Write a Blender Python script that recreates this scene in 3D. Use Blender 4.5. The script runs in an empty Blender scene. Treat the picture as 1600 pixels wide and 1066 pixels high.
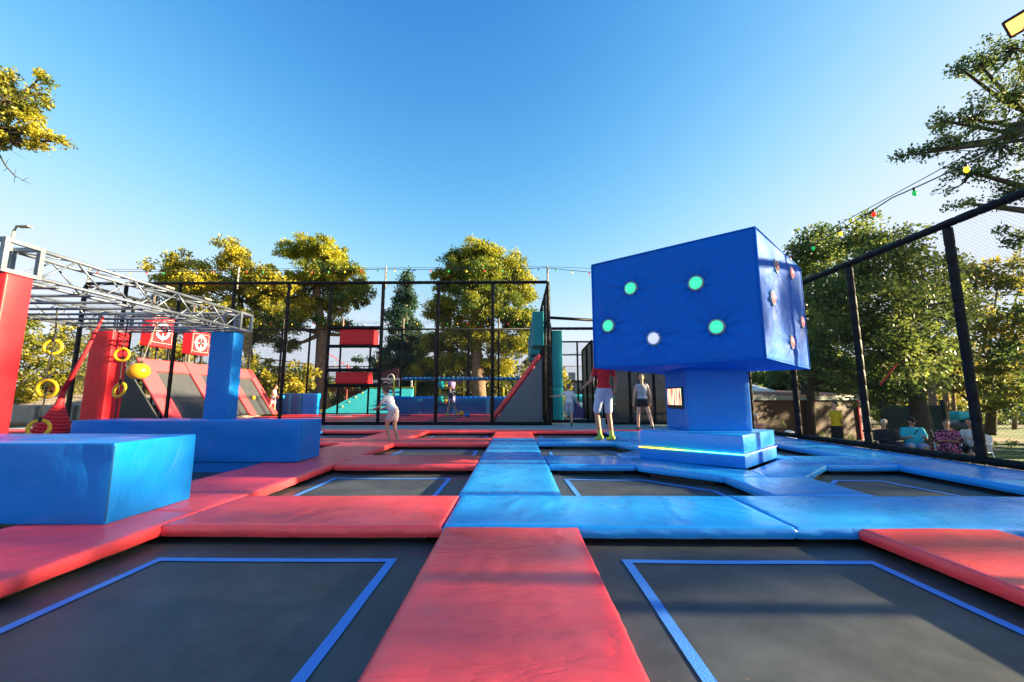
import bpy, bmesh, math, random
import numpy as np
from mathutils import Vector, Matrix, noise
R = math.radians; PI = math.pi
S = bpy.context.scene; C = S.collection

# ---------------------------------------------------------------- camera, light
cd = bpy.data.cameras.new('camera'); cam = bpy.data.objects.new('camera', cd); C.objects.link(cam)
cd.sensor_width = 36; cd.lens = 36*650/1600; cd.clip_start = .05; cd.clip_end = 2000
cam.location = (0, 0, .9); cam.rotation_euler = (R(90)+math.atan(90/650), 0, math.atan(8/650*.99))
S.camera = cam
SUN_AZ, SUN_EL = R(90), R(15)
W = bpy.data.worlds.new('World'); S.world = W; W.use_nodes = True
wn, wl = W.node_tree.nodes, W.node_tree.links
bg = wn['Background']; sky = wn.new('ShaderNodeTexSky'); sky.sky_type = 'NISHITA'
sky.sun_disc = False; sky.sun_elevation = SUN_EL; sky.sun_rotation = SUN_AZ
sky.air_density = 1.0; sky.dust_density = .8; sky.ozone_density = 3.0; sky.altitude = 100
sr_ = wn.new('ShaderNodeSeparateColor'); cb_ = wn.new('ShaderNodeCombineColor'); wl.new(sky.outputs[0], sr_.inputs[0])
def wmath(op, a, b=None):
    nd = wn.new('ShaderNodeMath'); nd.operation = op
    for i, v_ in enumerate((a, b)):
        if isinstance(v_, (int, float)): nd.inputs[i].default_value = v_
        elif v_ is not None: wl.new(v_, nd.inputs[i])
    return nd.outputs[0]
# grade of the sky: deeper azure overhead, pale horizon, soft shoulder round the low sun
for ch, (gm, k, mx_) in enumerate(((2.6, .60, 1.20), (1.95, .58, 1.32), (1.65, .66, 1.52))):
    z_ = wmath('MULTIPLY', wmath('POWER', sr_.outputs[ch], gm), k)
    z_ = wmath('MULTIPLY', wmath('SUBTRACT', 1.0, wmath('EXPONENT', wmath('MULTIPLY', z_, -1/mx_))), mx_)
    wl.new(z_, cb_.inputs[ch])
wl.new(cb_.outputs[0], bg.inputs[0]); bg.inputs[1].default_value = .13
sd = bpy.data.lights.new('sun', 'SUN'); sd.energy = 5; sd.angle = R(1.0); sd.color = (1, .80, .48)
so = bpy.data.objects.new('sun', sd); C.objects.link(so)
sv = Vector((math.sin(SUN_AZ)*math.cos(SUN_EL), math.cos(SUN_AZ)*math.cos(SUN_EL), math.sin(SUN_EL)))
so.rotation_euler = sv.to_track_quat('Z', 'Y').to_euler()
S.view_settings.view_transform = 'Standard'; S.view_settings.look = 'None'
S.view_settings.gamma = 1; S.view_settings.exposure = 2.5
S.cycles.transparent_max_bounces = 24; S.cycles.max_bounces = 6

# ---------------------------------------------------------------- materials
def newmat(name):
    m = bpy.data.materials.new(name); m.use_nodes = True
    nt = m.node_tree; return m, nt.nodes, nt.links, nt.nodes['Principled BSDF']
def mat(name, col, rough=.6, metal=0, bump=0, bscale=20, var=0, vscale=3, emit=0, ecol=None, stretch=(1, 1, 1), coat=0, spec=.5, detail=4):
    m, n, l, p = newmat(name)
    p.inputs['Base Color'].default_value = (*col, 1); p.inputs['Roughness'].default_value = rough
    p.inputs['Metallic'].default_value = metal; p.inputs['Coat Weight'].default_value = coat
    p.inputs['Specular IOR Level'].default_value = spec
    tc = n.new('ShaderNodeTexCoord'); mp = n.new('ShaderNodeMapping'); mp.inputs['Scale'].default_value = stretch
    l.new(tc.outputs['Object'], mp.inputs[0])
    if var:
        t = n.new('ShaderNodeTexNoise'); t.inputs['Scale'].default_value = vscale; t.inputs['Detail'].default_value = 5
        l.new(mp.outputs[0], t.inputs['Vector'])
        r = n.new('ShaderNodeMapRange'); r.inputs['From Min'].default_value = .3; r.inputs['From Max'].default_value = .7
        r.inputs['To Min'].default_value = 1-var; r.inputs['To Max'].default_value = 1+var
        l.new(t.outputs[0], r.inputs[0])
        mx = n.new('ShaderNodeVectorMath'); mx.operation = 'SCALE'; mx.inputs[0].default_value = col
        l.new(r.outputs[0], mx.inputs['Scale']); l.new(mx.outputs[0], p.inputs['Base Color'])
    if bump:
        t = n.new('ShaderNodeTexNoise'); t.inputs['Scale'].default_value = bscale; t.inputs['Detail'].default_value = detail
        l.new(mp.outputs[0], t.inputs['Vector'])
        b = n.new('ShaderNodeBump'); b.inputs['Strength'].default_value = bump; b.inputs['Distance'].default_value = .02
        l.new(t.outputs[0], b.inputs['Height']); l.new(b.outputs[0], p.inputs['Normal'])
    if emit:
        p.inputs['Emission Color'].default_value = (*(ecol or col), 1); p.inputs['Emission Strength'].default_value = emit
    return m
def vinyl(name, col, rough=.34, wr=.5, gscale=1.0, coat=.0, spec=.3):
    """PVC tarpaulin: soft folds plus a fine leather grain, slight grime in the roughness"""
    m, n, l, p = newmat(name); p.inputs['Coat Weight'].default_value = coat; p.inputs['Coat Roughness'].default_value = .22; p.inputs['Specular IOR Level'].default_value = spec
    tc = n.new('ShaderNodeTexCoord')
    w1 = n.new('ShaderNodeTexNoise'); w1.inputs['Scale'].default_value = 1.6*gscale; w1.inputs['Detail'].default_value = 3; w1.inputs['Distortion'].default_value = 1.6
    mp = n.new('ShaderNodeMapping'); mp.inputs['Scale'].default_value = (1, 2.6, 1.4); mp.inputs['Rotation'].default_value = (0, 0, .35)
    l.new(tc.outputs['Object'], mp.inputs[0]); l.new(mp.outputs[0], w1.inputs['Vector'])
    rd = n.new('ShaderNodeMath'); rd.operation = 'SUBTRACT'; rd.inputs[1].default_value = .5; l.new(w1.outputs[0], rd.inputs[0])
    ab = n.new('ShaderNodeMath'); ab.operation = 'ABSOLUTE'; l.new(rd.outputs[0], ab.inputs[0])
    pw = n.new('ShaderNodeMath'); pw.operation = 'POWER'; pw.inputs[1].default_value = .7; l.new(ab.outputs[0], pw.inputs[0])
    g = n.new('ShaderNodeTexNoise'); g.inputs['Scale'].default_value = 9*gscale; g.inputs['Detail'].default_value = 4; l.new(tc.outputs['Object'], g.inputs['Vector'])
    ad = n.new('ShaderNodeMath'); ad.operation = 'MULTIPLY_ADD'; ad.inputs[1].default_value = .07; l.new(g.outputs[0], ad.inputs[0]); l.new(pw.outputs[0], ad.inputs[2])
    b = n.new('ShaderNodeBump'); b.inputs['Strength'].default_value = wr; b.inputs['Distance'].default_value = .012
    l.new(ad.outputs[0], b.inputs['Height']); l.new(b.outputs[0], p.inputs['Normal'])
    t = n.new('ShaderNodeTexNoise'); t.inputs['Scale'].default_value = 2.3; t.inputs['Detail'].default_value = 7; t.inputs['Roughness'].default_value = .65; l.new(tc.outputs['Object'], t.inputs['Vector'])
    r = n.new('ShaderNodeMapRange'); r.inputs['From Min'].default_value = .3; r.inputs['From Max'].default_value = .75
    r.inputs['To Min'].default_value = rough-.07; r.inputs['To Max'].default_value = rough+.14; l.new(t.outputs[0], r.inputs[0]); l.new(r.outputs[0], p.inputs['Roughness'])
    r2 = n.new('ShaderNodeMapRange'); r2.inputs['From Min'].default_value = .3; r2.inputs['From Max'].default_value = .7
    r2.inputs['To Min'].default_value = .93; r2.inputs['To Max'].default_value = 1.05; l.new(t.outputs[0], r2.inputs[0])
    mx = n.new('ShaderNodeVectorMath'); mx.operation = 'SCALE'; mx.inputs[0].default_value = col; l.new(r2.outputs[0], mx.inputs['Scale'])
    # small specks of dirt
    v = n.new('ShaderNodeTexVoronoi'); v.inputs['Scale'].default_value = 5; l.new(tc.outputs['Object'], v.inputs['Vector'])
    lt = n.new('ShaderNodeMath'); lt.operation = 'LESS_THAN'; lt.inputs[1].default_value = .014; l.new(v.outputs['Distance'], lt.inputs[0])
    mc = n.new('ShaderNodeMix'); mc.data_type = 'RGBA'; mc.inputs['B'].default_value = (.05, .035, .025, 1)
    l.new(lt.outputs[0], mc.inputs['Factor']); l.new(mx.outputs[0], mc.inputs['A']); l.new(mc.outputs['Result'], p.inputs['Base Color'])
    return m
RED, BLUE = (1.0, .075, .085), (.008, .17, .62)
M = {}
M['red'] = vinyl('red_vinyl', RED, wr=.75, coat=.25, spec=.5); M['blue'] = vinyl('blue_vinyl', (.015, .33, .86), .28, coat=.3, spec=.5)
M['blue_box'] = vinyl('blue_box_vinyl', (.001, .20, .68), .42, .8, .7); M['red_box'] = vinyl('red_box_vinyl', (.85, .02, .03), .42, .3, .6)
M['cubefab'] = vinyl('cube_fabric', (.0005, .125, .58), .60, 1.0, 2.0, spec=.16)
M['grey_vinyl'] = vinyl('grey_vinyl', (.050, .056, .064), .5); M['grey_wedge'] = vinyl('grey_wedge_vinyl', (.17, .18, .20), .5); M['teal'] = vinyl('teal_vinyl', (.01, .30, .32), .45)
M['aqua'] = vinyl('aqua_vinyl', (.05, .55, .60), .5); M['dblue'] = vinyl('dark_blue_vinyl', (.008, .10, .28), .5)
M['tape'] = mat('blue_webbing', (.06, .26, .76), .55, bump=.3, bscale=120)
M['black'] = mat('black_frame', (.012, .012, .013), .6)
M['sleeve'] = mat('black_foam_sleeve', (.006, .006, .0065), .5, bump=.25, bscale=25, spec=.2)
M['steel'] = mat('galvanised_steel', (.17, .20, .245), .42, .6, var=.18, vscale=9, bump=.1, bscale=60)
M['pole'] = mat('brown_grey_pole', (.16, .13, .11), .5, .3); M['palepole'] = mat('pale_pole', (.26, .24, .21), .5)
M['white'] = mat('white_plastic', (.75, .76, .76), .4); M['yellow'] = mat('yellow_plastic', (.85, .50, .01), .35)
M['ylpost'] = mat('yellow_foam', (.55, .52, .03), .5); M['orange'] = mat('orange_ball', (.92, .36, .01), .3)
M['carpet'] = mat('grey_carpet', (.25, .31, .32), .75, bump=.4, bscale=90, var=.12, vscale=2.2)
M['mark'] = mat('white_print', (.78, .76, .72), .5)
M['rope'] = mat('dark_rope', (.03, .028, .025), .8); M['redrope'] = mat('red_rope', (.65, .02, .03), .7)
M['wire'] = mat('cable', (.03, .03, .03), .6)
def bedmat():
    m, n, l, p = newmat('trampoline_weave')
    tc = n.new('ShaderNodeTexCoord')
    p.inputs['Roughness'].default_value = .46; p.inputs['Specular IOR Level'].default_value = .55
    outs = []
    for ax in (0, 1):
        w = n.new('ShaderNodeTexWave'); w.bands_direction = 'XY'[ax]; w.inputs['Scale'].default_value = 60; w.inputs['Distortion'].default_value = .6
        l.new(tc.outputs['Object'], w.inputs['Vector']); outs.append(w)
    a = n.new('ShaderNodeMath'); a.operation = 'ADD'; l.new(outs[0].outputs['Fac'], a.inputs[0]); l.new(outs[1].outputs['Fac'], a.inputs[1])
    t = n.new('ShaderNodeTexNoise'); t.inputs['Scale'].default_value = 1.7; t.inputs['Detail'].default_value = 12; t.inputs['Roughness'].default_value = .7; l.new(tc.outputs['Object'], t.inputs['Vector'])
    cr = n.new('ShaderNodeValToRGB'); cr.color_ramp.elements[0].position = .36; cr.color_ramp.elements[0].color = (.027, .031, .033, 1)
    cr.color_ramp.elements[1].position = .66; cr.color_ramp.elements[1].color = (.074, .084, .090, 1); l.new(t.outputs[0], cr.inputs[0])
    v = n.new('ShaderNodeTexVoronoi'); v.inputs['Scale'].default_value = 7; l.new(tc.outputs['Object'], v.inputs['Vector'])
    lt = n.new('ShaderNodeMath'); lt.operation = 'LESS_THAN'; lt.inputs[1].default_value = .045; l.new(v.outputs['Distance'], lt.inputs[0])
    mc = n.new('ShaderNodeMix'); mc.data_type = 'RGBA'; mc.inputs['B'].default_value = (.16, .12, .08, 1)
    l.new(lt.outputs[0], mc.inputs['Factor']); l.new(cr.outputs[0], mc.inputs['A']); l.new(mc.outputs['Result'], p.inputs['Base Color'])
    b = n.new('ShaderNodeBump'); b.inputs['Strength'].default_value = .25; b.inputs['Distance'].default_value = .002
    l.new(a.outputs[0], b.inputs['Height']); l.new(b.outputs[0], p.inputs['Normal'])
    return m
M['bed'] = bedmat()
def netmat(name, cell=.05, thick=.10, col=(.015, .016, .018)):
    """knotted diamond netting, cut out of a sheet in object space"""
    m, n, l, p = newmat(name); p.inputs['Base Color'].default_value = (*col, 1); p.inputs['Roughness'].default_value = .6
    tc = n.new('ShaderNodeTexCoord'); sp = n.new('ShaderNodeSeparateXYZ'); l.new(tc.outputs['Object'], sp.inputs[0])
    h = n.new('ShaderNodeMath'); h.operation = 'ADD'; l.new(sp.outputs[0], h.inputs[0]); l.new(sp.outputs[1], h.inputs[1])
    outs = []
    for op in ('ADD', 'SUBTRACT'):
        a = n.new('ShaderNodeMath'); a.operation = op; l.new(h.outputs[0], a.inputs[0]); l.new(sp.outputs[2], a.inputs[1])
        d = n.new('ShaderNodeMath'); d.operation = 'DIVIDE'; d.inputs[1].default_value = cell; l.new(a.outputs[0], d.inputs[0])
        f = n.new('ShaderNodeMath'); f.operation = 'FRACT'; l.new(d.outputs[0], f.inputs[0])
        g = n.new('ShaderNodeMath'); g.operation = 'LESS_THAN'; g.inputs[1].default_value = thick; l.new(f.outputs[0], g.inputs[0]); outs.append(g)
    mx = n.new('ShaderNodeMath'); mx.operation = 'MAXIMUM'; l.new(outs[0].outputs[0], mx.inputs[0]); l.new(outs[1].outputs[0], mx.inputs[1])
    l.new(mx.outputs[0], p.inputs['Alpha']); return m
M['net'] = netmat('black_netting', .055, .045); M['netfar'] = netmat('far_netting', .055, .10)
M['netdark'] = netmat('dense_netting', .03, .80)

# ---------------------------------------------------------------- mesh helpers
class MB:
    def __init__(s): s.v = []; s.f = []; s.mi = []
    def add(s, vs, fs, mi=0):
        k = len(s.v); s.v += [tuple(x) for x in vs]; s.f += [tuple(i+k for i in f) for f in fs]; s.mi += [mi]*len(fs); return s
    def box(s, x0, x1, y0, y1, z0, z1, mi=0):
        return s.add([(x, y, z) for z in (z0, z1) for y in (y0, y1) for x in (x0, x1)],
                     [(0, 2, 3, 1), (4, 5, 7, 6), (0, 1, 5, 4), (2, 6, 7, 3), (0, 4, 6, 2), (1, 3, 7, 5)], mi)
    def beam(s, a, b, w, h, mi=0, up=(0, 0, 1)):
        a, b = Vector(a), Vector(b); d = (b-a).normalized(); up = Vector(up)
        if abs(d.dot(up)) > .99: up = Vector((0, 1, 0))
        x = d.cross(up).normalized()*w/2; y = x.cross(d).normalized()*h/2
        vs = [p+q for p in (a, b) for q in (-x-y, x-y, x+y, -x+y)]
        return s.add(vs, [(0, 3, 2, 1), (4, 5, 6, 7), (0, 1, 5, 4), (1, 2, 6, 5), (2, 3, 7, 6), (3, 0, 4, 7)], mi)
    def prism(s, poly, z0, z1, mi=0):
        n = len(poly); a = sum(poly[i][0]*poly[(i+1) % n][1]-poly[(i+1) % n][0]*poly[i][1] for i in range(n))
        if a < 0: poly = poly[::-1]
        vs = [(x, y, z0) for x, y in poly]+[(x, y, z1) for x, y in poly]
        return s.add(vs, [tuple(range(n))[::-1], tuple(range(n, 2*n))]+[(i, (i+1) % n, n+(i+1) % n, n+i) for i in range(n)], mi)
    def tube(s, pts, r, n=8, mi=0, cap=True):
        pts = [Vector(p) for p in pts]; m = len(pts); rs = r if isinstance(r, (list, tuple)) else [r]*m
        vs = []; prev = None
        for i, p in enumerate(pts):
            d = (pts[min(i+1, m-1)]-pts[max(i-1, 0)]).normalized()
            if prev is None: x = d.orthogonal().normalized()
            else: x = (prev-d*prev.dot(d)).normalized()
            prev = x; y = d.cross(x)
            vs += [p+(x*math.cos(2*PI*k/n)+y*math.sin(2*PI*k/n))*rs[i] for k in range(n)]
        fs = [(i*n+k, i*n+(k+1) % n, (i+1)*n+(k+1) % n, (i+1)*n+k) for i in range(m-1) for k in range(n)]
        if cap: fs += [tuple(range(n))[::-1], tuple(range((m-1)*n, m*n))]
        return s.add(vs, fs, mi)
    def ell(s, c, r, nu=12, nv=8, mi=0, rot=None):
        vs = []; c = Vector(c)
        for j in range(1, nv):
            for k in range(nu):
                t = PI*j/nv; p = 2*PI*k/nu
                q = Vector((r[0]*math.sin(t)*math.cos(p), r[1]*math.sin(t)*math.sin(p), r[2]*math.cos(t)))
                if rot: q = rot @ q
                vs.append(c+q)
        a, b = Vector((0, 0, r[2])), Vector((0, 0, -r[2]))
        if rot: a = rot @ a; b = rot @ b
        vs += [c+a, c+b]; t, o = len(vs)-2, len(vs)-1
        fs = [(j*nu+k, (j+1)*nu+k, (j+1)*nu+(k+1) % nu, j*nu+(k+1) % nu) for j in range(nv-2) for k in range(nu)]
        fs += [(t, k, (k+1) % nu) for k in range(nu)]+[(o, (nv-2)*nu+(k+1) % nu, (nv-2)*nu+k) for k in range(nu)]
        return s.add(vs, fs, mi)
    def cap(s, a, b, ra, rb, n=10, mi=0):
        """tapered capsule"""
        a, b = Vector(a), Vector(b); d = b-a; L = d.length
        if L < 1e-6: return s.ell(a, (ra,)*3)
        d /= L; pts = []; rs = []
        for t in (-1, -.85, -.5, 0): pts.append(a+d*ra*t); rs.append(ra*math.sqrt(max(1-t*t, 1e-4)))
        for t in (0, .5, .85, 1): pts.append(b+d*rb*t); rs.append(rb*math.sqrt(max(1-t*t, 1e-4)))
        return s.tube(pts, rs, n, mi)
    def torus(s, c, R_, r, nrm=(0, 1, 0), n=28, m=10, mi=0):
        nrm = Vector(nrm).normalized(); x = nrm.orthogonal().normalized(); y = nrm.cross(x); c = Vector(c); vs = []
        for i in range(n):
            d = x*math.cos(2*PI*i/n)+y*math.sin(2*PI*i/n)
            vs += [c+d*(R_+r*math.cos(2*PI*k/m))+nrm*r*math.sin(2*PI*k/m) for k in range(m)]
        return s.add(vs, [(i*m+k, ((i+1) % n)*m+k, ((i+1) % n)*m+(k+1) % m, i*m+(k+1) % m) for i in range(n) for k in range(m)], mi)
    def build(s, name, m, parent=None, smooth=False, bevel=0, seg=2, remesh=0, sm=2, fixn=True):
        me = bpy.data.meshes.new(name)
        off = parent.matrix_world.translation.copy() if parent is not None and parent.get('_w') else Vector((0, 0, 0))
        me.from_pydata([tuple(Vector(v)-off) for v in s.v], [], s.f)
        for mm in (m if isinstance(m, (list, tuple)) else [m]): me.materials.append(mm)
        me.polygons.foreach_set('material_index', s.mi)
        if smooth: me.polygons.foreach_set('use_smooth', [True]*len(me.polygons))
        if fixn:
            bm = bmesh.new(); bm.from_mesh(me); bmesh.ops.recalc_face_normals(bm, faces=bm.faces); bm.to_mesh(me); bm.free()
        o = bpy.data.objects.new(name, me); C.objects.link(o)
        if parent is not None: o.parent = parent; 
        if parent is not None and parent.get('_w'): o['_w2'] = 1
        if bevel:
            b = o.modifiers.new('b', 'BEVEL'); b.width = bevel; b.segments = seg; b.limit_method = 'ANGLE'; b.angle_limit = R(35)
        if remesh:
            r = o.modifiers.new('r', 'REMESH'); r.mode = 'VOXEL'; r.voxel_size = remesh; r.use_smooth_shade = True
            q = o.modifiers.new('s', 'SMOOTH'); q.factor = .5; q.iterations = sm
        return o
def tag(o, label=None, cat=None, group=None, kind=None):
    if label: o['label'] = label
    if cat: o['category'] = cat
    if group: o['group'] = group
    if kind: o['kind'] = kind
    return o
def root(name, label, cat, loc=(0, 0, 0), group=None):
    """Empty at the thing's base; parts are given in world coordinates and stored relative to it"""
    o = bpy.data.objects.new(name, None); C.objects.link(o); o.location = loc; o.empty_display_size = .1
    o.matrix_world = Matrix.Translation(loc); o['_w'] = 1
    return tag(o, label, cat, group)
_build0 = MB.build
def _build(s, name, m, parent=None, **k):
    # sub-parts: parent is a mesh already shifted by its root
    if parent is not None and parent.get('_w2'):
        r = parent.parent
        while r.parent: r = r.parent
        off = r.location
        s2 = MB(); s2.v = [tuple(Vector(v)-off) for v in s.v]; s2.f = s.f; s2.mi = s.mi
        o = _build0(s2, name, m, parent, **k); o['_w2'] = 1; return o
    return _build0(s, name, m, parent, **k)
MB.build = _build
def copy_tree(o, parent=None):
    c = o.copy(); C.objects.link(c); c.parent = parent
    for ch in [x for x in o.children]: copy_tree(ch, c)
    return c
def struct(o): o['kind'] = 'structure'; return o
rnd = random.Random(7)

# ---------------------------------------------------------------- ground, deck
gz = -.95
GM, n, l, p = newmat('ground'); tc = n.new('ShaderNodeTexCoord')
t1 = n.new('ShaderNodeTexNoise'); t1.inputs['Scale'].default_value = .12; t1.inputs['Detail'].default_value = 4; l.new(tc.outputs['Object'], t1.inputs['Vector'])
t2 = n.new('ShaderNodeTexNoise'); t2.inputs['Scale'].default_value = 9; t2.inputs['Detail'].default_value = 8; l.new(tc.outputs['Object'], t2.inputs['Vector'])
c1 = n.new('ShaderNodeValToRGB'); c1.color_ramp.elements[0].color = (.16, .115, .075, 1); c1.color_ramp.elements[1].color = (.36, .28, .20, 1); l.new(t2.outputs[0], c1.inputs[0])
c2 = n.new('ShaderNodeValToRGB'); c2.color_ramp.elements[0].position = .50; c2.color_ramp.elements[1].position = .56; l.new(t1.outputs[0], c2.inputs[0])
mx = n.new('ShaderNodeMix'); mx.data_type = 'RGBA'; mx.inputs['B'].default_value = (.09, .13, .03, 1); l.new(c2.outputs[0], mx.inputs['Factor']); l.new(c1.outputs[0], mx.inputs['A']); l.new(mx.outputs['Result'], p.inputs['Base Color']); p.inputs['Roughness'].default_value = .95
b = n.new('ShaderNodeBump'); b.inputs['Strength'].default_value = .6; l.new(t2.outputs[0], b.inputs['Height']); l.new(b.outputs[0], p.inputs['Normal'])
struct(MB().add([(-900, -900, gz), (900, -900, gz), (900, 900, gz), (-900, 900, gz)], [(0, 1, 2, 3)]).build('ground', GM))
struct(MB().box(-15.7, 6.55, -4, 12.48, -.94, -.175).build('deck_base', M['black']))
struct(MB().box(-15.7, 6.55, 12.48, 24.9, -.94, -.2).build('court_base', M['black']))
struct(MB().box(-15.7, 6.45, 12.53, 14.62, -.19, -.012).build('grey_walkway', M['carpet']))
struct(MB().box(1.25, 6.45, 14.623, 19.5, -.19, -.014).build('entry_floor', M['carpet']))

# ---------------------------------------------------------------- pads
def rectpad(x0, x1, y0, y1, th=.078, cell=.055, seed=0, amp=.009, r=.015, ends=(1, 1, 1, 1)):
    """soft pad: gridded top with rounded rim and slack in the cover"""
    nx = max(6, int((x1-x0)/cell)); ny = max(6, int((y1-y0)/cell))
    def line(a, b, n):
        inner = list(np.linspace(a+r*1.4, b-r*1.4, n)); return [a, a+r*.35]+inner+[b-r*.35, b]
    xs, ys = line(x0, x1, nx), line(y0, y1, ny); mb = MB(); vs = []
    def edge(t, a, b):
        d = min(t-a, b-t); return r-math.sqrt(max(0, r*r-(max(0, r-d))**2)) if d < r else 0
    for y in ys:
        for x in xs:
            e = max(edge(x, x0, x1), edge(y, y0, y1))
            d = min(x-x0, x1-x, y-y0, y1-y); k = min(1, d/.12)
            w = noise.noise(Vector((x*2.1+seed, y*2.1, seed*3)))*amp*1.3
            w += noise.noise(Vector((x*7+seed, y*5, seed)))*amp*.45*(1.2-k*.6)
            a_ = .9*noise.noise(Vector((x*.5+seed, y*.5, 4))); ca, sa = math.cos(a_+.5), math.sin(a_+.5)
            f = abs(noise.noise(Vector(((x*ca+y*sa)*3.6, (y*ca-x*sa)*.9+seed*5, 2))))
            w += amp*.8*max(0, .10-f)/.10*k
            vs.append((x, y, -e+w*(.35+.65*k)))
    W_ = len(xs); H_ = len(ys)
    fs = [(j*W_+i, j*W_+i+1, (j+1)*W_+i+1, (j+1)*W_+i) for j in range(H_-1) for i in range(W_-1)]
    loop = [i for i in range(W_)]+[j*W_+W_-1 for j in range(1, H_)]+[(H_-1)*W_+i for i in range(W_-2, -1, -1)]+[j*W_ for j in range(H_-2, 0, -1)]
    cx, cy = (x0+x1)/2, (y0+y1)/2; k0 = len(vs); L = len(loop); prev = loop
    for q, (zz, bul) in enumerate(((-.3, .006), (-.6, .008), (-.88, .004), (-1, -.006))):
        cur = []
        for i in loop:
            x, y, z = vs[i]; sg = (noise.noise(Vector((x*6+seed, y*6, zz*2)))+.8*noise.noise(Vector((x*16+zz*3, y*16, seed))))*.007
            ex = (x == x0)*-1+(x == x1); ey = (y == y0)*-1+(y == y1)
            cur.append(len(vs)); vs.append((x+ex*(bul+sg), y+ey*(bul+sg), th*zz-.004+(z+r if abs(z+r) < .02 else 0)*.5))
        fs += [(prev[i], cur[i], cur[(i+1) % L], prev[(i+1) % L]) for i in range(L)]; prev = cur
    fs.append(tuple(prev)); return mb.add(vs, fs)
def pad(x0, x1, y0, y1, col, label, seed=None, group=None, cell=.055, **k):
    seed = rnd.random()*50 if seed is None else seed
    rt = root('padding_mat', label, 'padding mat', ((x0+x1)/2, (y0+y1)/2, 0), group)
    o = rectpad(x0, x1, y0, y1, seed=seed, cell=cell, **k).build('cover', M[col], rt, smooth=True, fixn=False)
    MB().box(x0+.13, x1-.13, y0+.13, y1-.13, -.17, -.0775).build('support_frame', M['black'], rt)
    return rt
def polypad(poly, col, label):
    cx = sum(q[0] for q in poly)/len(poly); cy = sum(q[1] for q in poly)/len(poly)
    rt = root('padding_mat', label, 'padding mat', (cx, cy, 0))
    o = MB().prism(poly, -.078, 0).build('cover', M[col], rt, bevel=.02, seg=3, smooth=True)
    MB().prism([(cx+(x-cx)*.75, cy+(y-cy)*.75) for x, y in poly], -.17, -.0775).build('support_frame', M['black'], rt)
    return rt
pad(-.52, .43, -1.2, 3.105, 'red', 'long red mat running up the middle of the foreground between the two nearest trampolines', cell=.04)
pad(-.53, 1.962, 3.12, 4.08, 'blue', 'wide blue mat across the far end of the middle red mat', cell=.04)
pad(1.972, 5.6, 3.12, 4.10, 'blue', 'long blue mat right of the seam, behind the right foreground red mat', cell=.05)
pad(-.56, .42, 4.10, 6.88, 'blue', 'blue aisle mat directly beyond the wide blue cross mat')
pad(-.56, .40, 6.89, 9.80, 'blue', 'farther blue aisle mat running up to the short red mat', cell=.07)
pad(-.60, .40, 9.81, 12.5, 'red', 'short red aisle mat at the far end, touching the grey walkway', cell=.09)
pad(2.41, 3.34, -1.2, 3.105, 'red', 'red mat at the right foreground edge, right of the nearest right trampoline')
pad(-2.56, -.545, 3.12, 4.05, 'red', 'wide red cross mat behind the left foreground trampoline', cell=.045)
pad(-2.52, -.575, 5.90, 6.86, 'red', 'second red cross mat on the left, middle of three')
pad(-2.52, -.59, 8.72, 9.80, 'red', 'third red cross mat on the left where the blurred jumping child lands', cell=.08)
pad(-15.5, -.61, 11.95, 12.50, 'red', 'thin red border mat along the grey walkway left of the aisle', cell=.2)
pad(.41, 6.4, 11.95, 12.50, 'red', 'thin red border mat along the grey walkway right of the aisle', cell=.15)
pad(-3.62, -2.57, -1.0, 3.50, 'red', 'near red mat running along the left foreground trampoline under the near blue block')
pad(-3.62, -2.57, 3.51, 6.38, 'red', 'red mat of the left column between the two blue blocks')
pad(-3.62, -2.53, 6.39, 9.28, 'red', 'red mat of the left column just beyond the far blue block', cell=.08)
pad(-3.62, -2.53, 9.29, 11.94, 'red', 'farthest red mat of the left column reaching the border mat', cell=.09)
pad(-5.5, -3.63, 8.72, 9.70, 'red', 'red cross mat behind the far blue block, left of the column', cell=.09)
pad(-6.6, -5.51, 3.0, 11.94, 'blue', 'long blue mat running under the climbing rings', cell=.14)
pad(-9.6, -6.62, 8.2, 9.2, 'blue', 'blue mat far left behind the red climbing cone', cell=.12)
pad(.44, 1.62, 5.92, 6.86, 'blue', 'blue cross mat between the aisle and the left corner of the hub plinth')
polypad([(.43, 8.75), (2.0, 8.75), (2.15, 8.1), (2.42, 7.88), (2.42, 9.8), (.43, 9.8)], 'blue', 'far blue cross mat behind the one at the plinth corner, with an angled right end')
polypad([(1.63, 5.80), (2.40, 5.06), (2.95, 5.06), (2.95, 5.5), (1.93, 6.5), (1.63, 6.5)], 'blue', 'angled blue ledge mat in front of the left side of the hub plinth')
polypad([(4.24, 5.93), (3.37, 5.06), (2.955, 5.06), (2.955, 5.5), (3.97, 6.5), (4.24, 6.5)], 'blue', 'angled blue ledge mat in front of the right side of the hub plinth')
polypad([(1.63, 7.1), (2.43, 7.86), (2.92, 7.86), (2.92, 7.6), (1.93, 6.6), (1.63, 6.6)], 'blue', 'angled blue ledge mat behind the left side of the hub plinth')
polypad([(4.24, 7.1), (3.45, 7.86), (2.95, 7.86), (2.95, 7.6), (3.97, 6.6), (4.24, 6.6)], 'blue', 'angled blue ledge mat behind the right side of the hub plinth')
pad(2.42, 3.36, 4.11, 5.05, 'blue', 'square blue mat in front of the hub, between two chamfered trampolines')
pad(2.45, 3.45, 7.88, 11.94, 'blue', 'blue mat running from the back of the hub to the border mat', cell=.1)
pad(4.25, 5.2, 5.93, 6.86, 'blue', 'square blue mat joining the hub to the side fence mats')
pad(3.46, 5.2, 8.80, 9.8, 'blue', 'blue cross mat behind the hub towards the side fence', cell=.09)
pad(5.61, 6.38, -1.2, 4.10, 'blue', 'nearest blue edge mat along the right fence')
pad(5.21, 6.38, 4.11, 6.60, 'blue', 'second blue edge mat along the right fence, creased, beside the chamfered trampoline')
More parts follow.
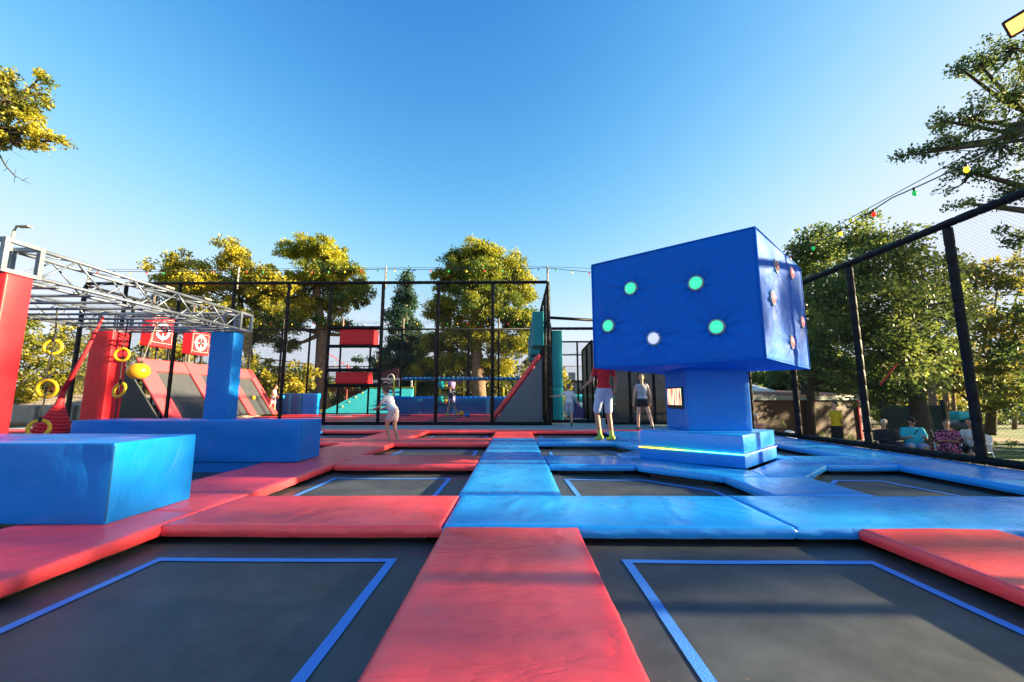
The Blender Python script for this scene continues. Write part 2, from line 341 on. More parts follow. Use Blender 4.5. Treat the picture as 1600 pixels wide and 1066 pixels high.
pad(5.21, 6.38, 6.61, 9.4, 'blue', 'third blue edge mat along the right fence behind the square joining mat')
pad(5.21, 6.38, 9.41, 11.94, 'blue', 'farthest blue edge mat along the right fence', cell=.09)

# ---------------------------------------------------------------- trampolines
def trampoline(x0, x1, y0, y1, label, tape=None, z=-.13):
    if tape: tape = [(q[0]*.975, q[1]*.975) for q in tape]
    rt = root('trampoline', label, 'trampoline', ((x0+x1)/2, (y0+y1)/2, z))
    nx = 16; ny = 16; vs = []
    for j in range(ny+1):
        for i in range(nx+1):
            a, b_ = i/nx, j/ny; sag = .012*math.sin(PI*a)*math.sin(PI*b_)
            vs.append((x0-.1+(x1-x0+.2)*a, y0-.1+(y1-y0+.2)*b_, z-sag))
    MB().add(vs, [(j*(nx+1)+i, j*(nx+1)+i+1, (j+1)*(nx+1)+i+1, (j+1)*(nx+1)+i) for j in range(ny) for i in range(nx)]).build('jumping_bed', M['bed'], rt, smooth=True)
    if tape is None: tape = [(x0+.2, y0+.2), (x1-.2, y0+.2), (x1-.2, y1-.2), (x0+.2, y1-.2)]
    cx = sum(q[0] for q in tape)/len(tape); cy = sum(q[1] for q in tape)/len(tape)
    w = .055; mb = MB(); n_ = len(tape); T = [Vector((*q, 0)) for q in tape]; inner = []
    for i in range(n_):
        a, b_, c_ = T[i-1], T[i], T[(i+1) % n_]; d1 = (b_-a).normalized(); d2 = (c_-b_).normalized()
        n1 = Vector((-d1.y, d1.x, 0)); n2 = Vector((-d2.y, d2.x, 0)); m_ = (n1+n2).normalized(); inner.append(b_+m_*w/max(.3, m_.dot(n1)))
    def zz(q):
        a = min(1, max(0, (q.x-x0+.1)/(x1-x0+.2))); b2 = min(1, max(0, (q.y-y0+.1)/(y1-y0+.2))); return z-.012*math.sin(PI*a)*math.sin(PI*b2)+.005
    for i in range(n_):
        k = 14; a0, a1, b0, b1 = T[i], T[(i+1) % n_], inner[i], inner[(i+1) % n_]; vv = []
        for j in range(k+1):
            for (s0, s1) in ((a0, a1), (b0, b1)):
                q = s0.lerp(s1, j/k)+Vector((noise.noise(s0.lerp(s1, j/k)*2.3), noise.noise(s0.lerp(s1, j/k)*2.3+Vector((9, 0, 0))), 0))*.006; vv.append((q.x, q.y, zz(q)))
        mb.add(vv, [(2*j, 2*j+2, 2*j+3, 2*j+1) for j in range(k)])
    mb.build('webbing_outline', M['tape'], rt)
    return rt
trampoline(-2.56, -.53, .2, 3.12, 'large black trampoline in the left foreground with a blue rectangle outline', [(-2.42, .4), (-.80, .4), (-.80, 2.93), (-2.40, 2.93)])
trampoline(.44, 2.40, .2, 3.12, 'large black trampoline in the right foreground', [(.71, .4), (2.35, .4), (2.33, 2.93), (.69, 2.93)])
trampoline(-2.56, -.57, 4.06, 5.92, 'black trampoline behind the wide red cross mat', [(-2.46, 4.2), (-.88, 4.2), (-.88, 5.76), (-2.46, 5.76)])
trampoline(.42, 2.41, 4.1, 6.4, 'black trampoline with a chamfered outline, left in front of the hub', [(.66, 4.2), (2.32, 4.2), (2.30, 5.02), (1.68, 5.72), (.62, 5.72)])
trampoline(3.36, 5.21, 4.1, 5.95, 'black trampoline with a chamfered outline, right of the hub beside the fence mats', [(3.62, 4.2), (5.0, 4.2), (4.75, 5.68), (4.15, 5.72), (3.62, 5.15)])
trampoline(-2.53, -.58, 6.86, 8.75, 'small black trampoline between the second and third left cross mats')
trampoline(-2.53, -.6, 9.8, 11.96, 'farthest black trampoline on the left of the aisle')
trampoline(.42, 2.42, 6.86, 8.77, 'black trampoline behind the blue cross mat left of the hub', [(.66, 7.0), (1.6, 7.0), (2.15, 7.6), (1.9, 8.55), (.62, 8.55)])
trampoline(.42, 2.43, 9.8, 11.96, 'farthest black trampoline on the right of the aisle')
trampoline(3.4, 5.21, 6.8, 8.82, 'black trampoline right behind the hub beside the fence', [(3.75, 7.7), (4.4, 7.0), (5.0, 7.0), (5.0, 8.6), (3.75, 8.6)])
trampoline(3.46, 5.21, 9.8, 11.95, 'black trampoline farthest back along the right fence')
trampoline(-5.5, -3.62, .2, 3.0, 'black trampoline in front of the near blue block, mostly out of frame')
trampoline(-5.5, -3.62, 4.1, 8.7, 'black trampoline between the two blue blocks', [(-5.2, 4.2), (-3.85, 4.2), (-3.85, 5.6), (-5.2, 5.6)])
trampoline(-5.5, -3.62, 9.72, 11.95, 'black trampoline beyond the far blue block')

# ---------------------------------------------------------------- padded blocks
def softbox(x0, x1, y0, y1, z0, z1, cell=.09, amp=.01, seed=0, r=.018):
    """padded block: flat gridded sides with slack, rounded rim"""
    lo = Vector((x0, y0, z0)); hi = Vector((x1, y1, z1)); mb = MB(); idx = {}; vs = []; fs = []
    def line(a, b): return [a, a+r*.4, a+r, *[a+r+(b-a-2*r)*k/max(2, round((b-a)/cell)) for k in range(1, max(2, round((b-a)/cell)))], b-r, b-r*.4, b]
    L = [line(lo[i], hi[i]) for i in range(3)]
    def vert(i, j, k):
        key = (i, j, k)
        if key in idx: return idx[key]
        c = Vector((L[0][i], L[1][j], L[2][k])); q = Vector([min(max(c[m], lo[m]+r), hi[m]-r) for m in range(3)]); d = c-q
        nrm = d.normalized() if d.length > 1e-9 else Vector((0, 0, 0)); p_ = q+nrm*r
        dd = sorted(min(c[m]-lo[m], hi[m]-c[m]) for m in range(3)); e_ = dd[1]
        w = noise.noise(Vector((c.x*1.5+seed, c.y*1.5+c.z*1.1, c.z*1.7)))+.35*noise.noise(Vector((c.x*4+c.z*3, c.y*4+seed, c.z*2.0)))
        g = abs(noise.noise(Vector((c.x*1.1+c.z*1.9+seed, c.y*1.3-c.z*1.2, seed*2)))); w -= .8*max(0, .1-g)/.1
        p_ = p_+nrm*w*amp*min(1, e_/.12); idx[key] = len(vs); vs.append(p_); return idx[key]
    N = [len(q)-1 for q in L]
    for ax in range(3):
        u, v = [(1, 2), (0, 2), (0, 1)][ax]
        for side in (0, N[ax]):
            for a_ in range(N[u]):
                for b_ in range(N[v]):
                    f = []
                    for (da, db) in ((0, 0), (1, 0), (1, 1), (0, 1)):
                        ijk = [0, 0, 0]; ijk[ax] = side; ijk[u] = a_+da; ijk[v] = b_+db; f.append(vert(*ijk))
                    fs.append(f)
    return mb.add(vs, fs)
t = root('padded_block', 'large blue vinyl block at the left edge in the foreground', 'padded block', (-4.6, 3.5, 0))
softbox(-6.2, -2.95, 3.09, 3.88, .001, .58, amp=.032, seed=3).build('cover', M['blue_box'], t, smooth=True)
MB().tube([(-2.935, 3.075, .03), (-2.935, 3.075, .56)], .006, 6).build('corner_seam', M['dblue'], t)
t = root('padded_block', 'long blue vinyl block behind the near one, in front of the blue column', 'padded block', (-4.9, 6.4, 0))
softbox(-6.45, -3.12, 6.04, 6.72, .001, .585, amp=.028, seed=9).build('cover', M['blue_box'], t, smooth=True)
MB().box(-6.4, -3.66, 6.07, 6.69, -.14, .02).build('base', M['blue_box'], t)

# ---------------------------------------------------------------- hanging course: columns, truss, rings
def column(x0, x1, y0, y1, zt, col, label, seed):
    t = root('padded_column', label, 'padded column', ((x0+x1)/2, (y0+y1)/2, -.16))
    softbox(x0, x1, y0, y1, -.16, zt, amp=.008, seed=seed, cell=.12).build('cover', M[col], t, smooth=True)
    MB().box(x0+.03, x1-.03, y0+.03, y1-.03, zt+.002, zt+.022).build('top_plate', M['steel'], t)
column(-5.60, -5.06, 3.93, 4.17, 2.14, 'red_box', 'red padded column at the left edge of the picture', 1)
column(-5.64, -5.20, 7.5, 7.78, 2.12, 'blue_box', 'blue padded column carrying the right end of the truss', 2)
column(-7.74, -7.33, 7.37, 7.70, 2.12, 'red_box', 'red padded column at the back carrying the left truss', 3)
column(-7.9, -7.4, 3.95, 4.17, 2.12, 'red_box', 'red padded column beyond the left edge carrying the left truss', 5)
t = root('overhead_truss', 'grey galvanised truss rig with monkey bars over the blue blocks', 'truss', (-6.3, 5.8, 2.15))
def boxtruss(a, b, w=.30, r=.021, nseg=7):
    a, b = Vector(a), Vector(b); d = (b-a).normalized(); x = d.cross(Vector((0, 0, 1))).normalized()*w/2; mb = MB(); u = Vector((0, 0, w))
    ch = [a-x, a+x, a-x+u, a+x+u]; dl = b-a
    for c in ch: mb.tube([c, c+dl], r, 10)
    for (i, j) in ((0, 2), (1, 3), (2, 3), (0, 1)):
        for k in range(nseg):
            p, q = (ch[i], ch[j]) if k % 2 == 0 else (ch[j], ch[i])
            mb.tube([p+dl*(k/nseg), q+dl*((k+1)/nseg)], r*.5, 6)
    return mb
def tblock(c, w=.31):
    mb = MB(); x, y, z = c; e = .045
    for dx in (-1, 1):
        for dy in (-1, 1): mb.box(x+dx*w/2-e/2, x+dx*w/2+e/2, y+dy*w/2-e/2, y+dy*w/2+e/2, z-.02, z+w+.02)
    for zz in (z, z+w):
        for s_ in (-1, 1):
            mb.beam((x-w/2, y+s_*w/2, zz), (x+w/2, y+s_*w/2, zz), e*.9, e*.9); mb.beam((x+s_*w/2, y-w/2, zz), (x+s_*w/2, y+w/2, zz), e*.9, e*.9)
    return mb
ZT = 2.165
XR, XL, YN, YF = -5.24, -7.55, 4.06, 7.62
boxtruss((XR, YN+.17, ZT), (XR, YF-.17, ZT), nseg=9).build('right_truss_beam', M['steel'], t, smooth=True)
boxtruss((XL, YN+.17, ZT), (XL, YF-.17, ZT), nseg=9).build('left_truss_beam', M['steel'], t, smooth=True)
boxtruss((XL+.17, YN, ZT), (XR-.17, YN, ZT), nseg=6).build('near_truss_beam', M['steel'], t, smooth=True)
boxtruss((XL+.17, YF, ZT), (XR-.17, YF, ZT), nseg=6).build('far_truss_beam', M['steel'], t, smooth=True)
for x in (XR, XL):
    for y in (YN, YF): tblock((x, y, ZT)).build('corner_block', M['steel'], t)
for k in range(8):
    y = 4.55+k*.37
    MB().tube([(XL, y, ZT-.015), (XR, y, ZT-.015)], .019, 8).build('monkey_bar', M['steel'], t, smooth=True)
def ring_line(pts, rings, label):
    t = root('ring_rope', label, 'ring rope', pts[0])
    MB().tube(pts, .009, 6).build('rope', M['rope'], t)
    for (c, R_, nr) in rings: MB().torus(c, R_, .021, nr).build('ring', M['yellow'], t, smooth=True)
    for (c, R_, nr) in rings: MB().ell((c[0], c[1], c[2]+R_+.02), (.02, .02, .045)).build('clip', M['rope'], t, smooth=True)
ring_line([(-6.35, 5.55, 2.15), (-6.37, 5.6, 1.75), (-6.30, 5.5, 1.2), (-6.18, 5.42, .95), (-6.0, 5.25, .62)], [((-6.38, 5.6, 1.60), .092, (.4, -1, .1)), ((-6.17, 5.42, 1.03), .11, (.2, -1, -.1)), ((-5.97, 5.22, .53), .10, (.5, -1, .2))], 'left ring rope: dark rope with three yellow rings hanging from the truss')
ring_line([(-6.15, 6.4, 2.15), (-6.17, 6.4, 1.7), (-6.14, 6.38, 1.2), (-6.08, 6.32, .5)], [((-6.17, 6.39, 1.58), .095, (.2, -1, 0)), ((-6.08, 6.33, 1.03), .105, (-.2, -1, .2))], 'right ring rope: dark rope with two yellow rings in front of the back red column')
t = root('hanging_ball', 'orange ball hanging on a pale strap from the truss', 'ball', (-5.72, 6.25, 2.15))
MB().ell((-5.72, 6.22, 1.31), (.145, .145, .125), 20, 14).build('ball', M['orange'], t, smooth=True)
MB().tube([(-5.70, 6.22, 1.425), (-5.69, 6.23, 1.475)], [.045, .012], 10).build('ball_cap', M['rope'], t)
MB().beam((-5.69, 6.23, 1.46), (-5.57, 6.3, 2.15), .03, .008).build('strap', M['palepole'], t)
t = root('climbing_cone', 'red swinging rope widening into a ribbed red cone', 'climbing rope', (-6.55, 6.2, 2.15))
MB().tube([(-6.35, 6.2, 2.15), (-6.55, 6.2, 1.6), (-6.80, 6.2, 1.02)], [.014, .025, .035], 8).build('rope', M['redrope'], t, smooth=True)
prof = [(.035, 1.05), (.045, .95), (.06, .84)]+[((.07+.0125*k)*(1+.14*(k % 2)), .80-.024*k) for k in range(19)]+[(.27, .35), (.1, .33)]
MB().tube([(-6.80-.10*(1.05-z)/.7, 6.2, z) for r_, z in prof], [r_*.8 for r_, z in prof], 20).build('cone', M['redrope'], t)

# ---------------------------------------------------------------- hub: plinth, pillar, cube
HA, HB, HD = Vector((1.2, 6.45)), Vector((2.96, 4.97)), Vector((4.63, 6.64)); HE = HA+HD-HB
btnL = [(.281, 2.52, 'g'), (.682, 2.43, 'g'), (.114, 2.0, 'g'), (.417, 1.74, 'p'), (.777, 1.81, 'g')]
btnR = [(.338, 2.69, 'd'), (.704, 2.78, 'r'), (.203, 2.19, 'r'), (.875, 2.08, 'r'), (.543, 1.69, 'r')]
Z0, Z1 = 1.37, 3.02
t = root('target_cube', 'big blue padded cube with round lit buttons standing on a pillar', 'interactive cube', (2.97, 6.56, 0))
mb = MB()
def cubeface(P0, P1, btns, seed, amp):
    nu, nv = 110, 78; L = (P1-P0).length; d = (P1-P0)/L; nr = Vector((d.y, -d.x)); vs = []
    for j in range(nv+1):
        for i in range(nu+1):
            s = i/nu; z = Z0+(Z1-Z0)*j/nv; u = s*L; e = min(u, L-u, z-Z0, Z1-z); k = min(1, e/.16)
            ds = amp*.8*noise.noise(Vector((u*1.5+seed, z*1.5, seed)))
            ds += amp*.42*noise.noise(Vector((u*7+seed, z*5.0, 3)))*(1.3-k)+amp*.13*noise.noise(Vector((u*15+z*6, z*13-u*5, seed)))
            f = noise.noise(Vector((u*2.2+z*1.5+seed, z*3.4-u*.8, 7))); ds += amp*.30*max(0, .06-abs(f))/.06*(.5+noise.noise(Vector((u*2.5, z*2.5, seed+9))))
            for (bs, bz, _) in btns:
                du, dz = u-bs*L, z-bz; r_ = math.hypot(du, dz); a = math.atan2(dz, du)
                ds -= .035*math.exp(-(r_/.12)**2)
                ds += amp*.75*math.sin(a*9+seed+bs*20+3*noise.noise(Vector((a, bs*9, 0))))*math.exp(-r_/.22)*min(1, r_/.07)
            q = P0+d*u+nr*(ds*k+.012*k-(1-min(1, e/.02))*.012); vs.append((q.x, q.y, z))
    mb.add(vs, [(j*(nu+1)+i, j*(nu+1)+i+1, (j+1)*(nu+1)+i+1, (j+1)*(nu+1)+i) for j in range(nv) for i in range(nu)])
    return d, nr, L
fL = cubeface(HA, HB, btnL, 2, .042); fR = cubeface(HB, HD, btnR, 8, .030)
cubeface(HD, HE, [], 3, .02); cubeface(HE, HA, [], 5, .02)
def capgrid(z, dz):
    n_ = 24; vs = []
    for j in range(n_+1):
        for i in range(n_+1):
            a, b_ = i/n_, j/n_; q = HB+(HA-HB)*a+(HD-HB)*b_; k = math.sin(PI*a)*math.sin(PI*b_)
            vs.append((q.x, q.y, z+dz*min(1, k*3)+.02*noise.noise(Vector((q.x*2, q.y*2, z)))*min(1, k*4)))
    mb.add(vs, [(j*(n_+1)+i, j*(n_+1)+i+1, (j+1)*(n_+1)+i+1, (j+1)*(n_+1)+i) for j in range(n_) for i in range(n_)])
capgrid(Z0, -.03); capgrid(Z1, .02)
mb.build('cube_cover', M['cubefab'], t, smooth=True)
for i, (P_, z0_, z1_) in enumerate(((HA, Z0, Z1), (HB, Z0, Z1), (HD, Z0, Z1))):
    MB().tube([(P_.x, P_.y, z0_+.01), (P_.x, P_.y, z1_-.01)], .014, 8).build('corner_piping', M['cubefab'], t, smooth=True)
MB().tube([(P_.x, P_.y, Z1-.004) for P_ in (HA, HB, HD, HE, HA)], .013, 8).build('top_piping', M['cubefab'], t, smooth=True)
MB().tube([(P_.x, P_.y, Z0+.004) for P_ in (HA, HB, HD, HE, HA)], .013, 8).build('bottom_piping', M['cubefab'], t, smooth=True)
bc = {'g': ((.02, .62, .20), .38), 'p': ((.38, .42, .95), .22), 'r': ((.95, .17, .17), .26), 'd': ((.45, .14, .18), .02)}
RIM = mat('button_rim', (.20, .28, .36), .35)
bm_ = {k: mat('button_'+{'g': 'green', 'p': 'violet', 'r': 'red', 'd': 'dim'}[k], (c[0]*.6, c[1]*.6, c[2]*.6), .3, emit=e, ecol=c, coat=.3) for k, (c, e) in bc.items()}
bm2 = {k: mat('button_core_'+{'g': 'green', 'p': 'violet', 'r': 'red', 'd': 'dim'}[k], (c[0]*.6, c[1]*.6, c[2]*.6), .3, emit=e*1.25, ecol=c, coat=.3) for k, (c, e) in bc.items()}
for (d, nr, L), P0, bt in ((fL, HA, btnL), (fR, HB, btnR)):
    for (s, z, k) in bt:
        c = P0+d*s*L; n3 = Vector((nr.x, nr.y, 0)); c3 = Vector((c.x, c.y, z))-n3*.018
        b1 = MB().tube([c3, c3+n3*.035, c3+n3*.045], [.108, .106, .098], 32).build('button', RIM, t, smooth=False)
        rot = n3.to_track_quat('Z', 'Y').to_matrix()
        MB().ell(c3+n3*.035, (.083, .083, .032), 28, 10, rot=rot).build('lens', bm2[k], b1, smooth=True)
t = root('hub_pillar', 'square blue pillar between the plinth and the big cube', 'pillar', (3.02, 6.75, .42))
softbox(2.55, 3.49, 6.32, 7.24, .425, 1.36, amp=.012, seed=4).build('cover', M['blue_box'], t, smooth=True)
MB().box(2.535, 2.56, 6.48, 7.12, .74, 1.08).build('screen_bezel', M['black'], t, bevel=.006)
SC, n, l, p = newmat('screen_picture'); tc = n.new('ShaderNodeTexCoord')
mp = n.new('ShaderNodeMapping'); mp.inputs['Scale'].default_value = (1, 9, 1.2); l.new(tc.outputs['Object'], mp.inputs[0])
v = n.new('ShaderNodeTexNoise'); v.inputs['Scale'].default_value = 2; v.inputs['Detail'].default_value = 1; l.new(mp.outputs[0], v.inputs['Vector'])
cr = n.new('ShaderNodeValToRGB'); e = cr.color_ramp.elements; e[0].position = .36; e[0].color = (.02, .02, .03, 1); e[1].position = .66; e[1].color = (.1, .5, .25, 1)
e_ = cr.color_ramp.elements.new(.45); e_.color = (.75, .12, .06, 1); e_ = cr.color_ramp.elements.new(.54); e_.color = (.9, .62, .45, 1)
l.new(v.outputs[0], cr.inputs[0]); l.new(cr.outputs[0], p.inputs['Emission Color']); p.inputs['Emission Strength'].default_value = .45; p.inputs['Base Color'].default_value = (.02, .02, .02, 1); p.inputs['Roughness'].default_value = .1
MB().box(2.528, 2.532, 6.51, 7.09, .80, 1.06).build('screen', SC, t)
# plinth (a square turned on its corner)
PL, PC, PR_ = Vector((1.85, 6.50)), Vector((2.94, 5.56)), Vector((3.98, 6.60)); PB = PL+PR_-PC
def inset(k): 
    c = (PL+PR_)/2; return [tuple(c+(q-c)*k) for q in (PL, PC, PR_, PB)]
t = root('hub_plinth', 'blue padded plinth turned on its corner with a glowing rainbow light strip', 'plinth', (2.92, 6.55, 0))
MB().prism(inset(1.0), .001, .165).build('lower_band', M['blue_box'], t, bevel=.012, seg=3, smooth=True)
MB().prism(inset(.965), .165, .185).build('recess', M['black'], t)
mb = MB().prism(inset(.985), .19, .425); o = mb.build('upper_block', M['blue'], t, bevel=.018, seg=3, smooth=True)
def ledmat():
    m, n, l, p = newmat('rainbow_led'); tc = n.new('ShaderNodeTexCoord'); sp = n.new('ShaderNodeSeparateXYZ'); l.new(tc.outputs['Object'], sp.inputs[0])
    r = n.new('ShaderNodeMapRange'); r.inputs['From Min'].default_value = -1.07; r.inputs['From Max'].default_value = 1.06; l.new(sp.outputs[0], r.inputs[0])
    cr = n.new('ShaderNodeValToRGB'); e = cr.color_ramp.elements; e[0].position = 0; e[0].color = (1, .45, .04, 1); e[1].position = 1; e[1].color = (.35, .1, .95, 1)
    for ps, c in ((.12, (.75, .85, .06, 1)), (.25, (.12, .9, .2, 1)), (.42, (.08, .85, .75, 1)), (.60, (.15, .6, 1, 1)), (.78, (.2, .25, 1, 1))):
        q = cr.color_ramp.elements.new(ps); q.color = c
    l.new(r.outputs[0], cr.inputs[0]); l.new(cr.outputs[0], p.inputs['Emission Color']); p.inputs['Emission Strength'].default_value = 1.0; p.inputs['Base Color'].default_value = (.1, .1, .1, 1); return m
q = inset(1.003); MB().tube([(*q[0], .178), (*q[1], .178), (*q[2], .178)], .0085, 8).build('light_strip', ledmat(), t, smooth=True)

# ---------------------------------------------------------------- padded fences
def sleeve(a, b, r=.062, n=10, seg=.28):
    """foam sleeve tied every few centimetres: bulges between straps"""
    a, b = Vector(a), Vector(b); L = (b-a).length; k = max(1, round(L/seg)); pts, rs = [], []
    for i in range(k):
        for f, rr in ((.02, .90), (.08, 1), (.5, 1.02), (.92, 1), (.98, .90)): pts.append(a.lerp(b, (i+f)/k)); rs.append(r*rr)
    return MB().tube(pts, rs, n)
def fence(name, label, posts, ztop, zbase, netm='net', r=.06, rails=(), mat_='sleeve', base=True, netz=None, detail=True, top=True):
    """posts: list of (x, y) along one straight side"""
    a, b = Vector((*posts[0], 0)), Vector((*posts[-1], 0))
    t = root(name, label, 'fence', (a.x, a.y, zbase)); up = Vector((0, 0, 1))
    for (x, y) in posts:
        (sleeve((x, y, zbase), (x, y, ztop-r), r) if detail else MB().tube([(x, y, zbase), (x, y, ztop-r*.9)], r, 8)).build('post', M[mat_], t, smooth=True)
    if top: (sleeve(a+up*ztop, b+up*ztop, r*.95) if detail else MB().tube([a+up*ztop, b+up*ztop], r*.9, 8)).build('top_rail', M[mat_], t, smooth=True)
    if base: sleeve(a+up*(zbase+r*.8), b+up*(zbase+r*.8), r*.9, seg=.22).build('bottom_rail', M[mat_], t, smooth=True)
    for z in rails: MB().tube([a+up*z, b+up*z], r*.7, 8).build('middle_rail', M[mat_], t, smooth=True)
    if netm:
        z1, z0 = netz or (ztop, zbase)
        d = (b-a).normalized()*.0; MB().add([a+up*z0, b+up*z0, b+up*z1, a+up*z1], [(0, 1, 2, 3)]).build('net', M[netm], t, fixn=False)
    return t
fence('padded_fence', 'tall black padded fence with netting along the right side of the deck', [(6.46, y) for y in (2.25, 4.15, 6.03, 7.9, 9.8, 11.7, 14.3)], 3.50, 0.0, r=.062)
backx = [-15.8, -14.3, -12.3, -10.3, -8.3, -6.75, -4.85, -2.84, -.87, 1.12]
t = fence('padded_fence', 'tall black padded fence across the back of the deck with a ladder section', [(x, 14.65) for x in backx], 5.08, 0.0, r=.062)
for z in (3.42, 2.75, 1.9, 1.36): sleeve((-6.75, 14.65, z), (-4.85, 14.65, z), .062).build('ladder_rung', M['sleeve'], t, smooth=True)
for (x0, x1, z0, z1, lab) in ((-6.38, -5.15, 2.82, 3.36, 'upper red foam block held between the ladder rungs of the back fence'), (-6.45, -5.3, 1.42, 1.84, 'lower red foam block held between the ladder rungs of the back fence')):
    tag(softbox(x0, x1, 14.72, 15.25, z0, z1, amp=.008, seed=z0).build('foam_block', M['red_box'], smooth=True), lab, 'foam block')
fence('padded_fence', 'black padded court fence running back from the open corner post beside the grey wedge', [(1.14, y) for y in (14.72, 16.6, 18.6, 20.6, 22.6, 24.6)], 5.08, 0.0, 'netfar', rails=(3.75,), detail=False)
fence('padded_fence', 'far court fence seen through the back fence, parallel to it', [(x, 24.7) for x in (-16.1, -14.2, -12.5, -10.6, -8.8, -6.9, -4.9, -2.9, -1.1, .9)], 5.05, 0.0, 'netfar', detail=False, base=False, mat_='sleeve')
fence('padded_fence', 'left court fence behind the red sloped trampolines', [(-16.0, y) for y in (14.8, 16.8, 18.8, 20.8, 22.8, 24.6)], 5.05, 0.0, 'netfar', detail=False, base=False)
MB().tube([(-17.3, 13.2, .05), (-15.85, 14.6, .05)], .07).build('boundary_kerb', M['sleeve']); tag(bpy.data.objects['boundary_kerb'], 'low black padded bar on the floor left of the back fence corner', 'kerb bar')
# distant thin fences
fence('netting_fence', 'thin dark fence far behind the court among the trees', [(x, 44) for x in range(-30, 12, 5)], 4.3, -.9, 'netfar', r=.05, detail=False, base=False, mat_='black')
fence('netting_fence', 'brown posted fence receding behind the far left court corner', [(-21+.62*k, 26+3.2*k) for k in range(6)], 4.0, -.9, 'netfar', r=.05, detail=False, base=False, mat_='pole')
# right entry beside the teal panel
t = fence('doorway_fence', 'black padded doorway frame on the walkway where the grey shirted child stands', [(1.30, 16.0), (3.02, 16.0)], 3.60, 0.0, None, r=.062)
MB().tube([(1.16, 14.8, 3.80), (3.02, 15.5, 3.83)], .055, 10).build('upper_rail', M['sleeve'], t, smooth=True)
MB().tube([(1.16, 14.65, 3.55), (1.30, 16.0, 3.6)], .05, 10).build('side_rail', M['sleeve'], t, smooth=True)
t = root('teal_panel', 'tall teal padded panel beside the doorway frame', 'padded panel', (1.5, 16.1, 0))
softbox(1.24, 1.76, 16.08, 16.3, 0, 1.32, amp=.006, cell=.2).build('lower_panel', M['teal'], t, smooth=True)
softbox(1.24, 1.76, 16.08, 16.3, 1.33, 3.54, amp=.006, cell=.2, seed=4).build('upper_panel', M['teal'], t, smooth=True)
fence('netting_fence', 'dark dense netting panels behind the ponytailed girl', [(3.15, 14.9), (4.0, 14.9), (4.85, 14.9), (5.65, 14.9), (6.4, 14.9)], 3.4, 0.0, 'netdark', r=.05)
fence('netting_fence', 'thin black frame with netting seen through the doorway', [(1.9, 22), (3.2, 22), (4.5, 22), (6.4, 22)], 3.9, -.1, 'netfar', r=.05, rails=(3.2,), detail=False)
fence('netting_fence', 'dark netting side frame slanting away behind the doorway', [(3.0, 16.6), (3.05, 18.2), (3.15, 20)], 3.2, -.1, 'netdark', r=.05, detail=False)

# ---------------------------------------------------------------- court interior
slopes = [16.3, 18.7, 21.1, 23.5]
XB, XTp, ZTp = -13.5, -15.2, 2.45
for i, (ya, yb) in enumerate(zip(slopes, slopes[1:])):
    t = root('sloped_trampoline', ['nearest sloped grey trampoline in a red frame, with a child lying at its foot', 'middle sloped grey trampoline in a red frame, mostly behind the blue column', 'farthest sloped grey trampoline in a red frame beside the girl in pink shorts'][i], 'sloped trampoline', (XB, (ya+yb)/2, 0))
    sn = Vector((ZTp, 0, XTp-XB)).normalized(); sn = Vector((ZTp, 0, XB-XTp)).normalized()
    def sp(s, y, h=0): return Vector((XB+(XTp-XB)*s, y, .02+(ZTp)*s))+sn*h
    MB().add([sp(.02, ya), sp(.02, yb), sp(.98, yb), sp(.98, ya)], [(0, 1, 2, 3)]).build('jumping_bed', M['grey_vinyl'], t)
    def bar(s0, s1, y0, y1):
        vs = [sp(a, y, h) for h in (.005, .09) for (a, y) in ((s0, y0), (s0, y1), (s1, y1), (s1, y0))]
        return MB().add(vs, [(0, 1, 2, 3), (4, 7, 6, 5), (0, 4, 5, 1), (1, 5, 6, 2), (2, 6, 7, 3), (3, 7, 4, 0)])
    bar(.80, 1.0, ya+.02, yb-.02).build('top_pad', M['red'], t, bevel=.02)
    bar(0, .80, ya-.25 if i == 0 else ya+.005, ya+.55).build('side_pad', M['red'], t, bevel=.02)
    if i == 2: bar(0, 1, yb-.42, yb+.05).build('side_pad', M['red'], t, bevel=.02)
t = root('slope_end_panel', 'dark end panel closing the near side of the sloped trampolines', 'end panel', (-14.5, 16, 0))
MB().add([(XB-.1, 15.95, 0), (-15.3, 15.95, 0), (-15.3, 15.95, 2.3), (XB-.1, 16.03, 0), (-15.3, 16.03, 0), (-15.3, 16.03, 2.3)], [(0, 1, 2), (3, 5, 4), (0, 2, 5, 3), (0, 3, 4, 1), (1, 4, 5, 2)]).build('panel', M['grey_vinyl'], t)
